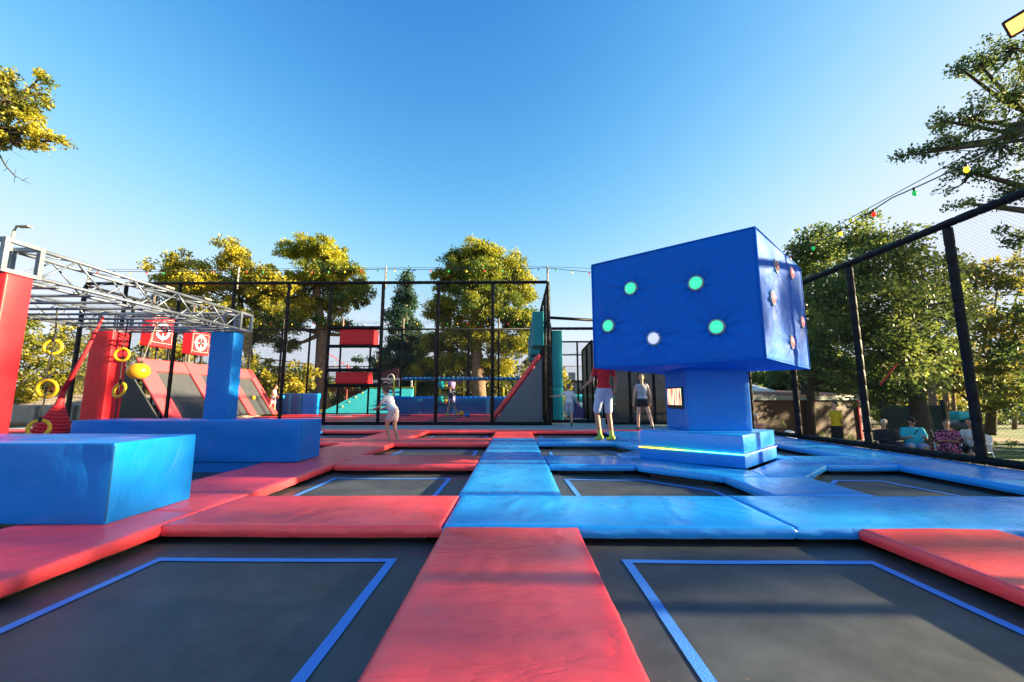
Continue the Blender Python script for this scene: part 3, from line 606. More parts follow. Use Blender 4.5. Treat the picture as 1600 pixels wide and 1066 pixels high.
def target(y, z0, z1, lab, col, side=-1, rot=.35):
    x = -15.4 if side < 0 else 1.0
    t = root('target_box', lab, 'target box', (x, y, z0))
    w = 1.15; d = .42; sx = -side
    q = [Vector((x, y-w/2)), Vector((x+sx*d, y-w/2+.05)), Vector((x+sx*d, y+w/2)), Vector((x, y+w/2))]
    MB().prism([tuple(v) for v in q], z0, z1).build('box', M[col], t, bevel=.03)
    fx = x+sx*(d+.006); zc = (z0+z1)/2
    def ann(r0, r1, n_=28):
        m_ = MB(); vs = []
        for k in range(n_):
            a = 2*PI*k/n_; vs += [(fx, y+r0*math.cos(a), zc+r0*math.sin(a)), (fx, y+r1*math.cos(a), zc+r1*math.sin(a)), (fx+sx*.01, y+r0*math.cos(a), zc+r0*math.sin(a)), (fx+sx*.01, y+r1*math.cos(a), zc+r1*math.sin(a))]
        for k in range(n_):
            a, b_ = 4*k, 4*((k+1) % n_); m_.add([vs[i] for i in (a, a+1, b_+1, b_, a+2, a+3, b_+3, b_+2)], [(4, 5, 6, 7), (1, 2, 6, 5), (0, 4, 7, 3)])
        return m_
    if side < 0:
        r_ = ann(.25, .36)
        for k in range(4):
            a = k*PI/2; r_.beam((fx+sx*.012, y+.10*math.cos(a), zc+.10*math.sin(a)), (fx+sx*.012, y+.43*math.cos(a), zc+.43*math.sin(a)), .035, .012, up=(1, 0, 0))
        r_.build('target_ring', M['mark'], t); ann(0.01, .09).build('bullseye', M['grey_vinyl'], t)
    else:
        ann(.22, .30).build('target_ring', M['dblue'], t)
    m_ = MB()
    for (a, b_) in (((-.48, -.42), (.48, -.42)), ((.48, -.42), (.48, .42)), ((.48, .42), (-.48, .42)), ((-.48, .42), (-.48, -.42))):
        m_.beam((fx, y+a[0], zc+a[1]*(z1-z0)*.9), (fx, y+b_[0], zc+b_[1]*(z1-z0)*.9), .008, .006, up=(1, 0, 0))
    m_.build('printed_border', M['mark'], t)
    for dy in (-.35, .35): MB().tube([(x-sx*.05, y+dy, 0), (x-sx*.05, y+dy, z0+.3)], .045, 8).build('leg', M['sleeve'], t)
target(17.2, 3.05, 4.4, 'near red box with a white round target above the sloped trampolines', 'red_box')
target(19.35, 2.95, 4.05, 'far red box with a white round target, beside the blue column', 'red_box')
for (y, z0, z1, lab) in ((15.9, 2.85, 4.15, 'nearest teal target box above the grey wedge, highest in view'), (18.2, 2.75, 4.0, 'middle teal target box above the grey wedge'), (20.6, 2.75, 3.95, 'farthest teal target box above the grey wedge')):
    target(y, z0, z1, lab, 'teal', side=1)
t = root('padded_wedge', 'grey triangular wedge with a red sloping edge inside the back fence', 'padded wedge', (0, 15.2, 0))
def wedge(x0, x1, z1, y0, y1, off=0): return MB().add([(x0, y0, .02), (x1, y0, .02), (x1, y0, z1), (x0, y1, .02), (x1, y1, .02), (x1, y1, z1)], [(0, 1, 2), (3, 5, 4), (0, 3, 4, 1), (1, 4, 5, 2), (0, 2, 5, 3)])
wedge(-.85, .90, 2.38, 15.02, 23.8).build('wedge_body', M['grey_wedge'], t)
MB().beam((-.98, 15.35, .1), (.82, 15.35, 2.48), .7, .12).build('edge_pad', M['red'], t, bevel=.03)
for k, y in enumerate((17.8, 20.3, 22.8)): MB().beam((-.98, y, .1), (.82, y, 2.48), .5, .12).build('cross_pad', M['red'], t, bevel=.03)
# court floor: trampolines with red strips
for r_, (ya, yb) in enumerate(((15.2, 15.75), (16.9, 17.5), (18.9, 19.6), (21.0, 21.7), (23.6, 24.3))):
    pad(-13.2, -1.0, ya, yb, 'red', 'red mat strip across the court floor, '+('nearest to the back fence', 'second from the back fence', 'in the middle of the court', 'fourth from the back fence', 'farthest, in front of the blue wall')[r_], cell=.3, amp=.004)
for c_, x in enumerate((-10.2, -6.9, -3.7)):
    pad(x, x+.9, 15.76, 16.88, 'grey_vinyl', 'grey mat in the first court row, '+('left', 'middle', 'right')[c_]+' of three between red strips', cell=.3, amp=.004)
    pad(x, x+.9, 17.52, 18.88, 'grey_vinyl', 'grey mat in the second court row, '+('left', 'middle', 'right')[c_]+' of three between red strips', cell=.3, amp=.004)
    pad(x, x+.9, 19.62, 20.98, 'grey_vinyl', 'grey mat in the third court row, '+('left', 'middle', 'right')[c_]+' of three between red strips', cell=.3, amp=.004)
    pad(x, x+.9, 21.72, 23.58, 'grey_vinyl', 'grey mat in the last court row, '+('left', 'middle', 'right')[c_]+' of three between red strips', cell=.3, amp=.004)
for r_, (ya, yb) in enumerate(((15.7, 16.95), (17.5, 18.9), (19.6, 21.0), (21.7, 23.6))):
    for c_, (xa, xb) in enumerate(((-13.2, -10.2), (-9.3, -6.9), (-6.0, -3.7), (-2.8, -1.0))):
        trampoline(xa, xb, ya, yb, 'black court trampoline, row %s from the back fence, %s' % (('first', 'second', 'third', 'fourth')[r_], ('beside the slopes', 'left of centre', 'right of centre', 'beside the grey wedge')[c_]), z=-.12)
t = root('padded_wall', 'blue padded wall segments at the left end of the far court side', 'padded wall', (-12.8, 24.4, 0))
for k, (x0, x1, c_) in enumerate(((-13.9, -13.0, 'dblue'), (-12.98, -12.4, 'dblue'), (-12.38, -11.5, 'blue_box'))): softbox(x0, x1, 24.1, 24.45, 0, 1.2, cell=.25).build('wall_pad', M[c_], t, smooth=True)
t = root('padded_wall', 'long dark blue padded wall behind the court floor with a blue rail on yellow posts', 'padded wall', (-3.8, 24.5, 0))
for k in range(4): softbox(-7.4+1.95*k, -5.47+1.95*k, 24.25, 24.5, -.05, .9, cell=.3, seed=k).build('wall_pad', M['dblue'], t, smooth=True)
sleeve((-6.7, 24.4, 2.05), (.8, 24.4, 2.05), .10).build('upper_rail', M['dblue'], t, smooth=True)
sleeve((-7.4, 24.4, .95), (.8, 24.4, .95), .08).build('lower_rail', M['blue_box'], t, smooth=True)
for x in (-7.2, -5.95, -4.5, -3.1, -1.5, -.8): MB().tube([(x, 24.4, .95), (x, 24.4, 2.05)], .05, 8).build('post', M['ylpost'], t, smooth=True)
for z in (.88, 1.72):
    t = root('padded_roller', 'teal, yellow and violet padded roller, '+('lower' if z < 1 else 'upper')+' one in front of the boy in the cap', 'roller', (-4.2, 23.6, z), )
    for (x0, x1, nm, c_) in ((-4.55, -4.15, 'teal_end', M['teal']), (-4.15, -3.98, 'yellow_band', M['ylpost']), (-3.98, -3.6, 'violet_end', mat('violet_vinyl', (.35, .22, .5), .5))):
        MB().tube([(x0, 24.1-.0, z-.02), (x1, 24.1, z-.08)], .21, 20).build(nm, c_, t, smooth=True)
t = root('climbing_ramp', 'pale turquoise climbing ramp with blue rungs beyond the court', 'climbing ramp', (-8, 26, 0))
MB().add([(-11.8, 25.0, .05), (-6.6, 25.0, .05), (-6.6, 26.6, 1.55), (-9.4, 26.6, 1.55), (-11.8, 25.0, -.4), (-6.6, 25.0, -.4), (-6.6, 26.6, -.4), (-9.4, 26.6, -.4)], [(0, 1, 2, 3), (0, 4, 5, 1), (1, 5, 6, 2), (2, 6, 7, 3), (3, 7, 4, 0), (4, 7, 6, 5)]).build('ramp_face', M['aqua'], t)
for k in range(5): MB().beam((-8.6+.06*k, 25.2+.28*k, .27+.26*k), (-7.3, 25.2+.28*k, .27+.26*k), .10, .08).build('rung', M['blue_box'], t)
MB().beam((-9.4, 26.62, 1.6), (-6.6, 26.62, 1.6), .1, .1).build('top_edge', M['ylpost'], t)
for k in range(5): MB().ell((-10.6+.28*k, 25.4+.3*k, .42+.28*k), (.07, .07, .05), 8, 6).build('hand_hold', M['yellow'], t, smooth=True)
t = root('goal_frame', 'white metal goal frame behind the blue wall', 'goal frame', (-8.3, 28, -.9))
for x in (-9.2, -7.9, -7.1): MB().box(x-.05, x+.05, 27.95, 28.05, -.9, 2.15).build('post', M['white'], t)
MB().box(-9.25, -7.05, 27.94, 28.06, 2.15, 2.27).build('crossbar', M['white'], t)
MB().box(-9.2, -7.1, 27.96, 28.04, .85, .98).build('lower_bar', M['white'], t)
t = root('banner_sail', 'maroon and white banner stretched behind the ladder section', 'banner', (-10, 28, 1.6))
MB().box(-11.2, -9.3, 28.0, 28.03, 1.95, 2.15).build('cloth_end', M['mark'], t)
MB().add([(-9.35, 28, 1.65), (-8.05, 28, 1.65), (-8.0, 28, 3.0), (-9.35, 28, 2.6), (-9.35, 28.03, 1.65), (-8.05, 28.03, 1.65), (-8.0, 28.03, 3.0), (-9.35, 28.03, 2.6)], [(0, 1, 2, 3), (7, 6, 5, 4), (0, 3, 7, 4), (1, 5, 6, 2), (2, 6, 7, 3), (0, 4, 5, 1)]).build('cloth', mat('maroon_cloth', (.10, .03, .035), .8), t)
MB().tube([(-8.08, 27.97, 1.6), (-9.4, 27.97, 1.6)], .03).build('hem', M['mark'], t)
mb = MB(); mb.torus((-8.5, 27.98, 2.3), .22, .03, n=16, m=5); mb.tube([(-9.0, 27.98, 1.95), (-8.8, 27.98, 2.05), (-8.6, 27.98, 1.9), (-8.4, 27.98, 2.02), (-8.25, 27.98, 1.9)], .04, 6); mb.build('printed_mark', M['mark'], t)
t = root('banner_mast', 'red mast with a slanting line beside the maroon banner', 'mast', (-11.3, 28, -.9))
MB().tube([(-11.5, 28.1, -.9), (-11.5, 28.1, 3.2)], .07, 8).build('pole', mat('red_pole', (.35, .04, .03), .5), t)
MB().tube([(-12.9, 28.1, 4.0), (-11.5, 28.1, 3.0), (-9.8, 28.1, 2.4)], .025, 6).build('line', M['redrope'], t)
MB().tube([(-13.0, 28.1, 2.25), (-9.4, 28.1, 2.1)], .05, 6).build('boom', M['pole'], t)
for (x, y, z, r_, c_, lab) in ((-2.98, 22.6, .13, .13, 'yellow', 'yellow ball lying on the red court mats'), (-2.43, 20.4, .12, .12, 'blue_box', 'blue ball lying on the red court mats'), (-14.05, 22.2, .95, .11, 'yellow', 'yellow ball flying in front of the far sloped trampoline')):
    o = MB().ell((0, 0, 0), (r_,)*3, 18, 12).build('play_ball', M[c_], smooth=True); o.location = (x, y, z); tag(o, lab, 'ball')

#@@PART2
# ---------------------------------------------------------------- foliage
def leafmat(name, dark, light, trans=.45):
    m, n, l, p = newmat(name); n.remove(p); out = n['Material Output']
    at = n.new('ShaderNodeAttribute'); at.attribute_name = 'tint'
    cr = n.new('ShaderNodeValToRGB'); cr.color_ramp.elements[0].color = (*dark, 1); cr.color_ramp.elements[1].color = (*light, 1); l.new(at.outputs['Fac'], cr.inputs[0])
    d = n.new('ShaderNodeBsdfPrincipled'); d.inputs['Roughness'].default_value = .5; l.new(cr.outputs[0], d.inputs['Base Color'])
    tr = n.new('ShaderNodeBsdfTranslucent'); g = n.new('ShaderNodeHueSaturation'); g.inputs['Value'].default_value = 1.5; g.inputs['Hue'].default_value = .485; l.new(cr.outputs[0], g.inputs['Color']); l.new(g.outputs[0], tr.inputs[0])
    mx = n.new('ShaderNodeMixShader'); mx.inputs[0].default_value = trans; l.new(d.outputs[0], mx.inputs[1]); l.new(tr.outputs[0], mx.inputs[2]); l.new(mx.outputs[0], out.inputs[0]); return m
LT_ = 1
LF = {'oak': leafmat('oak_leaves', (.035, .082, .020), (.17, .22, .045)), 'sun_gold': leafmat('sun_tinted_oak_leaves', (.07, .105, .015), (.46, .40, .025)),  # the golden leaf set has warm sunlight put into its colour
      'pine': leafmat('pine_needles', (.04, .095, .012), (.42, .40, .02)), 'dark': leafmat('conifer_needles', (.015, .05, .028), (.05, .11, .05)),
      'shrub': leafmat('shrub_leaves', (.05, .08, .018), (.26, .24, .035)), 'brown': leafmat('dry_leaves', (.16, .06, .02), (.30, .13, .04))}
BARK = mat('bark', (.06, .045, .033), .9, bump=.8, bscale=14, var=.3, vscale=6); BARKW = mat('pine_bark', (.22, .14, .09), .9, bump=.8, bscale=10, var=.35, vscale=5)
def leaves(name, clumps, lf, n_leaf, L, wd, parent, seed, flat=.75, droop=0):
    """clumps: (x, y, z, radius, tint)"""
    rs = np.random.RandomState(seed); cl = np.array(clumps); K = len(cl); N = K*n_leaf
    q = rs.normal(size=(N, 3)); q /= np.linalg.norm(q, axis=1)[:, None]; q *= (rs.uniform(0, 1, N)**.45)[:, None]
    ctr = np.repeat(cl[:, :3], n_leaf, 0); rad = np.repeat(cl[:, 3], n_leaf)
    p = ctr+q*rad[:, None]*np.array([1, 1, flat])
    a = rs.normal(size=(N, 3)); a[:, 2] -= droop; a /= np.linalg.norm(a, axis=1)[:, None]
    b = rs.normal(size=(N, 3)); b -= (a*b).sum(1)[:, None]*a; b /= np.linalg.norm(b, axis=1)[:, None]
    s = rs.uniform(.6, 1.25, N)[:, None]; a = a*L*s; b = b*wd*s*.5
    v = np.stack([p, p+a*.45+b, p+a, p+a*.5-b], 1).reshape(-1, 3)-np.array(parent.location)
    me = bpy.data.meshes.new(name); me.vertices.add(4*N); me.vertices.foreach_set('co', v.astype(np.float32).ravel())
    me.loops.add(4*N); me.loops.foreach_set('vertex_index', np.arange(4*N, dtype=np.int32))
    me.polygons.add(N); me.polygons.foreach_set('loop_start', np.arange(0, 4*N, 4, dtype=np.int32))
    me.update(calc_edges=True)
    tt = np.clip(np.repeat(cl[:, 4], n_leaf)+rs.normal(size=N)*.16, 0, 1).astype(np.float32)
    at = me.attributes.new('tint', 'FLOAT', 'FACE'); at.data.foreach_set('value', tt)
    me.materials.append(LF[lf]); o = bpy.data.objects.new(name, me); C.objects.link(o); o.parent = parent; return o
def tree(name, label, trunk, lobes, lf, seed, cpl=26, n_leaf=60, L=.16, wd=.09, rc=.5, bark=None, group=None, shell=.5, droop=0, twigs=True, flat=.75):
    """trunk: [(x,y,z,r)...]; lobes: (x,y,z,rx,rz)"""
    rs = random.Random(seed); t = root(name, label, 'tree' if 'tree' in name or 'oak' in name or 'pine' in name or 'conifer' in name or 'branch' in name else 'shrub', trunk[0][:3], group)
    bark = bark or BARK; mb = MB(); P = [Vector(q[:3]) for q in trunk]; mb.tube(P, [q[3] for q in trunk], 10); cl = []
    for (x, y, z, rx, rz) in lobes:
        c = Vector((x, y, z)); k = min(range(len(P)), key=lambda i: (P[i]-c).length+abs(P[i].z-(c.z-rz*1.3))*.7); k = max(1, k) if len(P) > 1 else 0
        a = P[k]; r0 = trunk[k][3]*.55; mid = a.lerp(c, .5)+Vector((rs.uniform(-.2, .2), rs.uniform(-.2, .2), -.08*(c-a).length))
        mb.tube([a, a.lerp(mid, .5)+Vector((0, 0, -.03)), mid, mid.lerp(c, .6), c], [r0, r0*.8, r0*.6, r0*.42, r0*.2], 7)
        lt = rs.uniform(.2, .75)
        for i in range(max(3, int(cpl*rx*rz/2.5))):
            d = Vector((rs.gauss(0, 1), rs.gauss(0, 1), rs.gauss(0, 1))).normalized()*(rs.random()**shell)
            q = c+Vector((d.x*rx, d.y*rx, d.z*rz)); cl.append((*q, rc*rs.uniform(.55, 1.15), min(1, max(0, lt+rs.uniform(-.35, .35)))))
            if twigs and i % 2 == 0: mb.tube([c, c.lerp(q, .5)+Vector((0, 0, -.1*rx)), q], [r0*.25, r0*.14, .008], 4)
    mb.build('trunk', bark, t, smooth=True, fixn=False)
    leaves('crown', cl, lf, n_leaf, L, wd, t, seed, flat=flat, droop=droop); return t
def LB(lst): return [(*q[0], q[1], q[2]) if len(q) == 3 else q for q in lst]
# row behind the court
tree('oak_tree', 'golden sunlit spreading oak behind the left part of the back fence', [(-19.65, 32.0, -0.89, .42), (-20.14, 32.0, 2.02, .36), (-21.15, 32.0, 5.01, .3), (-22.32, 32.5, 8.72, .2)],
 LB([((-26.96, 32.0, 10.98), 2.1, 1.5), ((-28.74, 33.0, 9.66), 1.5, 1.3), ((-24.32, 31.5, 10.03), 1.9, 1.7), ((-22.84, 32.0, 12.4), 1.5, 1.6), ((-21.43, 32.5, 10.42), 2.0, 1.9), ((-22.68, 31.0, 7.36), 2.0, 1.5), ((-18.71, 32.0, 9.37), 2.1, 1.7), ((-18.43, 31.0, 6.6), 2.0, 1.4), ((-25.77, 32.0, 8.09), 1.8, 1.3), ((-17.62, 33.0, 8.29), 1.2, 1.5), ((-20.8, 33.0, 8.57), 2.0, 1.4), ((-25.07, 32.0, 6.29), 1.6, 1.0), ((-21.2, 32.0, 5.52), 1.7, .9)]), 'sun_gold', 11, cpl=42, n_leaf=95, L=.22, wd=.14, rc=.66)
tree('pine_tree', 'tall yellow-green pine with a bare brown trunk left of the ladder section', [(-15.29, 34.0, -1.25, .55), (-16.12, 34.0, 2.09, .5), (-16.23, 34.0, 6.33, .42), (-17.11, 34.0, 10.72, .28), (-17.39, 34.0, 13.26, .12)],
 LB([((-17.42, 34.0, 13.83), 1.9, .9), ((-18.93, 34.0, 13.27), 1.5, .9), ((-15.95, 34.5, 13.15), 1.6, .9), ((-16.23, 33.0, 11.25), 2.4, 1.0), ((-14.27, 34.0, 11.55), 1.5, .8), ((-13.11, 34.0, 10.15), 1.1, 1.0), ((-14.13, 34.0, 9.05), 1.7, .6), ((-17.77, 33.0, 10.44), 1.4, .8), ((-15.35, 34.0, 6.87), 1.8, .6), ((-13.57, 35.0, 6.49), 1.5, .5), ((-19.0, 34.0, 5.26), 1.3, .6), ((-17.76, 34.0, 9.06), 1.7, .8), ((-19.14, 34.5, 7.24), 1.5, .8), ((-15.45, 35.0, 10.43), 1.8, .8), ((-16.42, 35.5, 8.84), 1.6, .7)]), 'pine', 12, cpl=60, n_leaf=110, L=.26, wd=.10, rc=.52, bark=BARKW)
tree('conifer_tree', 'dark blue-green conifer behind the middle of the back fence', [(-9.61, 36.0, -1.1, .4), (-9.81, 36.0, 4.38, .3), (-9.83, 36.0, 11.27, .08)],
 LB([((-9.82, 36.0, 11.16), .6, 1.1), ((-9.88, 36.0, 9.52), 1.1, 1.2), ((-10.16, 36.0, 7.78), 1.6, 1.3), ((-9.42, 36.0, 6.07), 2.2, 1.4), ((-10.19, 36.0, 4.1), 2.8, 1.4), ((-8.75, 36.0, 2.71), 2.6, 1.6), ((-11.83, 37.0, 2.2), 1.8, 1.3)]), 'dark', 13, cpl=60, n_leaf=110, L=.26, wd=.10, rc=.55, droop=.8)
tree('pine_tree', 'broad golden pine rising behind the fence left of the big cube', [(-2.8, 33.0, -1.42, .6), (-3.03, 33.0, 2.05, .52), (-3.39, 33.0, 6.15, .42), (-2.91, 33.0, 10.39, .25), (-2.78, 33.0, 12.56, .1)],
 LB([((-2.94, 33.0, 12.84), 1.7, 1.1), ((-4.51, 33.0, 12.02), 1.7, 1.2), ((-1.03, 33.0, 11.46), 1.8, 1.3), ((-2.79, 31.5, 10.21), 2.4, 1.5), ((-5.46, 33.5, 10.54), 1.7, 1.3), ((0.38, 33.0, 9.57), 1.5, 1.2), ((-2.12, 31.5, 7.91), 2.6, 1.4), ((-5.59, 33.0, 7.99), 1.9, 1.2), ((0.22, 33.0, 7.19), 1.5, 1.1), ((-4.0, 33.0, 5.89), 2.3, 1.1), ((-0.91, 33.0, 5.11), 2.0, 1.1), ((-6.76, 34.0, 5.25), 1.7, 1.1), ((-4.88, 34.0, 3.92), 2.0, .9), ((1.17, 34.0, 5.5), 1.4, 1.0), ((-7.99, 35.0, 3.47), 1.8, 1.0), ((-1.72, 34.0, 3.39), 1.8, .8)]), 'pine', 14, cpl=64, n_leaf=120, L=.26, wd=.10, rc=.6, bark=BARKW)
tree('young_tree', 'small yellowish tree seen through the black doorway frame', [(3.86, 40.0, -1.31, .2), (3.92, 40.0, 2.29, .1)], LB([((3.92, 40.0, 2.42), 1.2, 1.6), ((3.53, 40.0, 0.78), 1.4, 1.4)]), 'sun_gold', 15, n_leaf=60, L=.3, wd=.16)
# shrubs behind the court and the left bank
shr = [(((-6.88, 38.0, 2.46), 3.2, 2.0), 'shrub', 'dark shrub mass under the left edge of the golden pine'), (((-0.75, 38.0, 2.69), 3.4, 2.2), 'shrub', 'shrubs under the right side of the golden pine'), (((-14.45, 38.0, 1.36), 2.5, 1.0), 'brown', 'rust brown dry shrub behind the turquoise ramp'),
 (((-14.13, 42.0, 3.66), 3.4, 2.2), 'dark', 'dark shrub behind the ladder section'), (((-16.09, 30.0, 1.95), 2.0, 1.6), 'sun_gold', 'sunlit shrub behind the blue padded wall segments'), (((-17.72, 30.0, 2.05), 1.9, 1.7), 'sun_gold', 'sunlit shrub left of the bare pine trunk'), (((-18.95, 29.0, 2.14), 2.0, 1.7), 'sun_gold', 'sunlit shrub right of the blue column'),
 (((-20.14, 28.0, 3.1), 2.1, 1.8), 'sun_gold', 'sunlit shrub behind the far target box'), (((-22.74, 27.0, 3.53), 2.2, 1.9), 'sun_gold', 'rounded sunlit shrub between the two red target boxes'), (((-23.99, 26.0, 2.82), 2.0, 1.5), 'shrub', 'green shrub behind the near red target box'),
 (((-23.73, 22.0, 3.46), 1.6, 1.7), 'shrub', 'green shrub left of the back red column'), (((-23.86, 21.0, 3.61), 1.5, 1.8), 'sun_gold', 'sunlit shrub behind the left ring rope'), (((-24.39, 20.5, 3.23), 1.5, 1.8), 'shrub', 'tall green shrub beside the left red column'), (((-24.94, 20.0, 3.33), 1.8, 1.9), 'sun_gold', 'shrub at the left edge behind the red column'),
 (((-24.12, 24.0, 3.24), 1.6, 1.7), 'shrub', 'shrub hidden behind the back red column'), (((-21.0, 19.0, 1.43), .45, .35), 'brown', 'small rust brown bush above the concrete blocks')]
for i, (lb, lf, lab) in enumerate(shr):
    x, y, z = lb[0]; big = lb[1] > 1
    tree('shrub', lab, [(x, y, gz+.0, .09), (x, y, z-lb[2]*.4, .05)], [(x, y, z, lb[1], lb[2])]+([(x, y, max(gz+.6, z-lb[2]*1.3), lb[1]*.95, lb[2]*.9), (x-lb[1]*.4, y, max(gz+.5, z-lb[2]*2), lb[1]*.8, .8)] if big else []), lf, 40+i, cpl=22 if big else 60, n_leaf=70 if big else 25, L=.17 if y < 25 else .24, wd=.10 if y < 25 else .15, rc=.5 if big else .14, shell=.45)
# right hand oaks
oak2 = dict(L=.125, wd=.08, n_leaf=90, rc=.48)
tree('oak_tree', 'big shaded oak with a dark trunk right of the bench, seen through the right fence', [(13.12, 14.0, -0.93, .34), (13.22, 14.0, 0.13, .27), (13.17, 14.0, 0.96, .23), (13.14, 14.0, 2.66, .18), (12.9, 14.0, 4.2, .12)],
 LB([((11.96, 14.0, 6.37), 1.2, .8), ((12.63, 13.5, 5.61), 1.4, 1.0), ((11.49, 14.0, 5.11), 1.4, 1.1), ((10.72, 14.0, 3.99), 1.1, 1.0), ((11.48, 13.0, 3.97), 1.5, 1.1), ((13.89, 14.0, 5.1), 1.3, .9), ((13.49, 14.0, 3.76), 1.4, 1.0), ((11.46, 14.0, 2.88), 1.3, 1.0), ((11.79, 13.0, 2.44), 1.4, .9), ((13.47, 13.5, 2.5), 1.0, .8), ((10.33, 14.0, 2.24), .9, .7), ((11.5, 14.0, 1.38), .9, .6), ((12.41, 13.5, 1.37), 1.0, .5), ((15.67, 15.0, 4.43), 1.1, .8)]), 'oak', 21, cpl=64, **oak2)
tree('oak_tree', 'oak behind the big cube whose crown shows left of the first fence post', [(12.18, 18.0, -0.88, .3), (12.41, 18.0, 1.52, .24), (12.9, 18.0, 4.3, .15)],
 LB([((13.0, 18.0, 7.64), 1.1, .9), ((12.39, 18.0, 6.32), 1.3, 1.2), ((13.37, 17.5, 7.02), 1.3, 1.0), ((12.76, 17.5, 5.04), 1.5, 1.3), ((12.15, 18.0, 3.74), 1.3, 1.2), ((12.96, 17.5, 3.11), 1.4, 1.1), ((12.39, 19.0, 2.28), 1.1, .8), ((13.74, 18.0, 1.79), 1.3, .8)]), 'oak', 22, cpl=60, L=.15, wd=.10, n_leaf=80, rc=.52)
tree('oak_tree', 'lighter sunlit oak at the right between the last two fence posts', [(23.99, 22.0, -1.58, .26), (24.45, 22.0, 0.35, .2), (24.7, 22.0, 2.99, .14)],
 LB([((22.36, 20.0, 7.21), 1.3, .9), ((23.5, 20.0, 6.56), 1.5, 1.1), ((22.53, 21.0, 5.51), 1.3, 1.1), ((22.69, 20.0, 4.35), 1.5, .9), ((24.11, 20.0, 4.66), 1.3, 1.1), ((23.47, 22.0, 3.67), 1.0, .7), ((23.75, 20.0, 2.49), 1.2, .7), ((22.36, 22.0, 1.66), 1.0, 1.0), ((24.54, 24.0, 0.29), 1.1, .8), ((23.84, 21.0, 1.62), 1.4, .8), ((24.99, 21.0, 0.99), 1.2, .9), ((24.78, 20.0, 6.88), 1.2, 1.2), ((23.03, 21.0, 2.42), 1.1, .6)]), 'shrub', 23, cpl=30, L=.19, wd=.11, n_leaf=60, rc=.5)
tree('overhanging_oak_tree', 'oak whose leafy limbs reach into the top right of the picture over the fence', [(14.2, 9.4, gz, .38), (13.9, 9.3, 2.5, .3), (13.2, 9.0, 5.5, .22), (12.2, 8.9, 7.3, .14)],
 LB([((11.2, 8.5, 8.71), .8, .55), ((10.48, 8.6, 8.41), .6, .3), ((10.12, 8.7, 8.42), .25, .14), ((11.06, 8.6, 7.61), .9, .5), ((10.13, 8.6, 7.07), .7, .4), ((9.49, 8.6, 7.0), .3, .2), ((10.6, 8.6, 6.45), .9, .45), ((9.62, 8.6, 6.46), .6, .28), ((8.91, 8.6, 6.31), .35, .16), ((8.5, 8.6, 6.19), .12, .07), ((9.94, 8.6, 5.78), .7, .28), ((10.82, 8.7, 5.38), .6, .3), ((9.81, 8.7, 5.12), .4, .12), ((10.98, 8.8, 4.39), .4, .35), (13.2, 8.6, 6.5, 1.6, 1.4), (14.5, 9.2, 7.5, 2.0, 1.5)]), 'oak', 24, cpl=230, n_leaf=40, L=.08, wd=.042, rc=.2, shell=.7)
tree('oak_tree', 'tree in the row of sunlit thin trunks behind the bench', [(24.01, 24.0, -1.46, .2), (24.32, 24.0, 1.73, .12)], LB([((24.08, 24.0, 2.09), 1.3, .9), ((23.91, 25.0, 1.76), 1.4, 1.0)]), 'oak', 25, L=.2, wd=.12, bark=BARKW)
# unseen trees right of the frame, added and thinned to part-shade the deck
for i, (x, y) in enumerate(((27, -9), (28, -3.2), (27, 2.6), (28.5, 8.3), (27.5, 13.6))):
    tree('oak_tree', ['nearest tall shade oak', 'second tall shade oak', 'third tall shade oak', 'fourth tall shade oak', 'fifth tall shade oak'][i]+' added unseen beyond the right edge of the picture', [(x, y, gz, .35), (x+.1, y, 3, .28), (x, y+.2, 6.5, .16)],
     [(x+dx, y+dy, dz, 1.9, 1.5) for dx, dy, dz in ((-.8, -2, 3.2), (-.6, 2, 3.0), (.6, 0, 4.6), (.2, -2.2, 6.0), (.5, 2.2, 6.0), (-.5, 0, 7.6), (.3, -1.9, 8.8), (0, 1.9, 8.8), (.2, 0, 10.2), (.8, 0, 1.6))], 'oak', 60+i, cpl=6, n_leaf=95, L=.26, wd=.16, rc=1.15)
tree('oak_tree', 'dense unseen oak added beyond the right edge to shade the wooden hut', [(23.5, 17.6, gz, .35), (23.5, 17.6, 2.2, .25), (23.5, 17.6, 4, .15)],  # unseen, put in to keep low sun off the hut wall
     [(23.5+dx, 17.6+dy, dz, 1.9, 1.3) for dx, dy, dz in ((0, -2.4, 1.2), (0, 0, .8), (.4, 2.4, 1.2), (0, -1.8, 3.0), (0, .5, 3.0), (.5, 2.6, 3.2), (0, -.6, 4.8), (.3, 1.6, 4.8))], 'oak', 77, cpl=13, n_leaf=70, L=.24, wd=.15, rc=.8)
# left near limb
tree('overhanging_oak_tree', 'golden oak whose limb reaches in at the upper left edge', [(-15.2, 7.6, gz, .4), (-15, 7.8, 3.5, .3), (-13.6, 8.1, 6.2, .2), (-12.4, 8.3, 7.0, .12)],
 LB([((-11.78, 8.5, 8.07), .5, .35), ((-11.47, 8.5, 7.58), .55, .45), ((-11.59, 8.5, 6.95), .6, .45), ((-11.03, 8.5, 7.42), .4, .28), ((-10.99, 8.5, 6.87), .45, .3), ((-10.53, 8.5, 6.76), .3, .16), ((-10.18, 8.5, 6.61), .1, .07), ((-11.03, 8.6, 8.34), .13, .05), ((-10.91, 8.6, 8.18), .14, .04), ((-11.02, 8.6, 7.9), .16, .08), ((-10.86, 8.6, 7.66), .12, .07), ((-11.32, 8.5, 6.64), .35, .14), ((-10.71, 8.5, 6.48), .18, .06), (-13.0, 8.3, 7.2, 1.0, .9), (-14.4, 8.0, 7.6, 1.6, 1.4)]), 'sun_gold', 31, cpl=360, n_leaf=50, L=.075, wd=.042, rc=.17, shell=.7)
bt = root('bare_twig', 'bare brown twig hanging below the golden leaves at the left edge', 'twig', (-11.56, 8.5, 6.36))
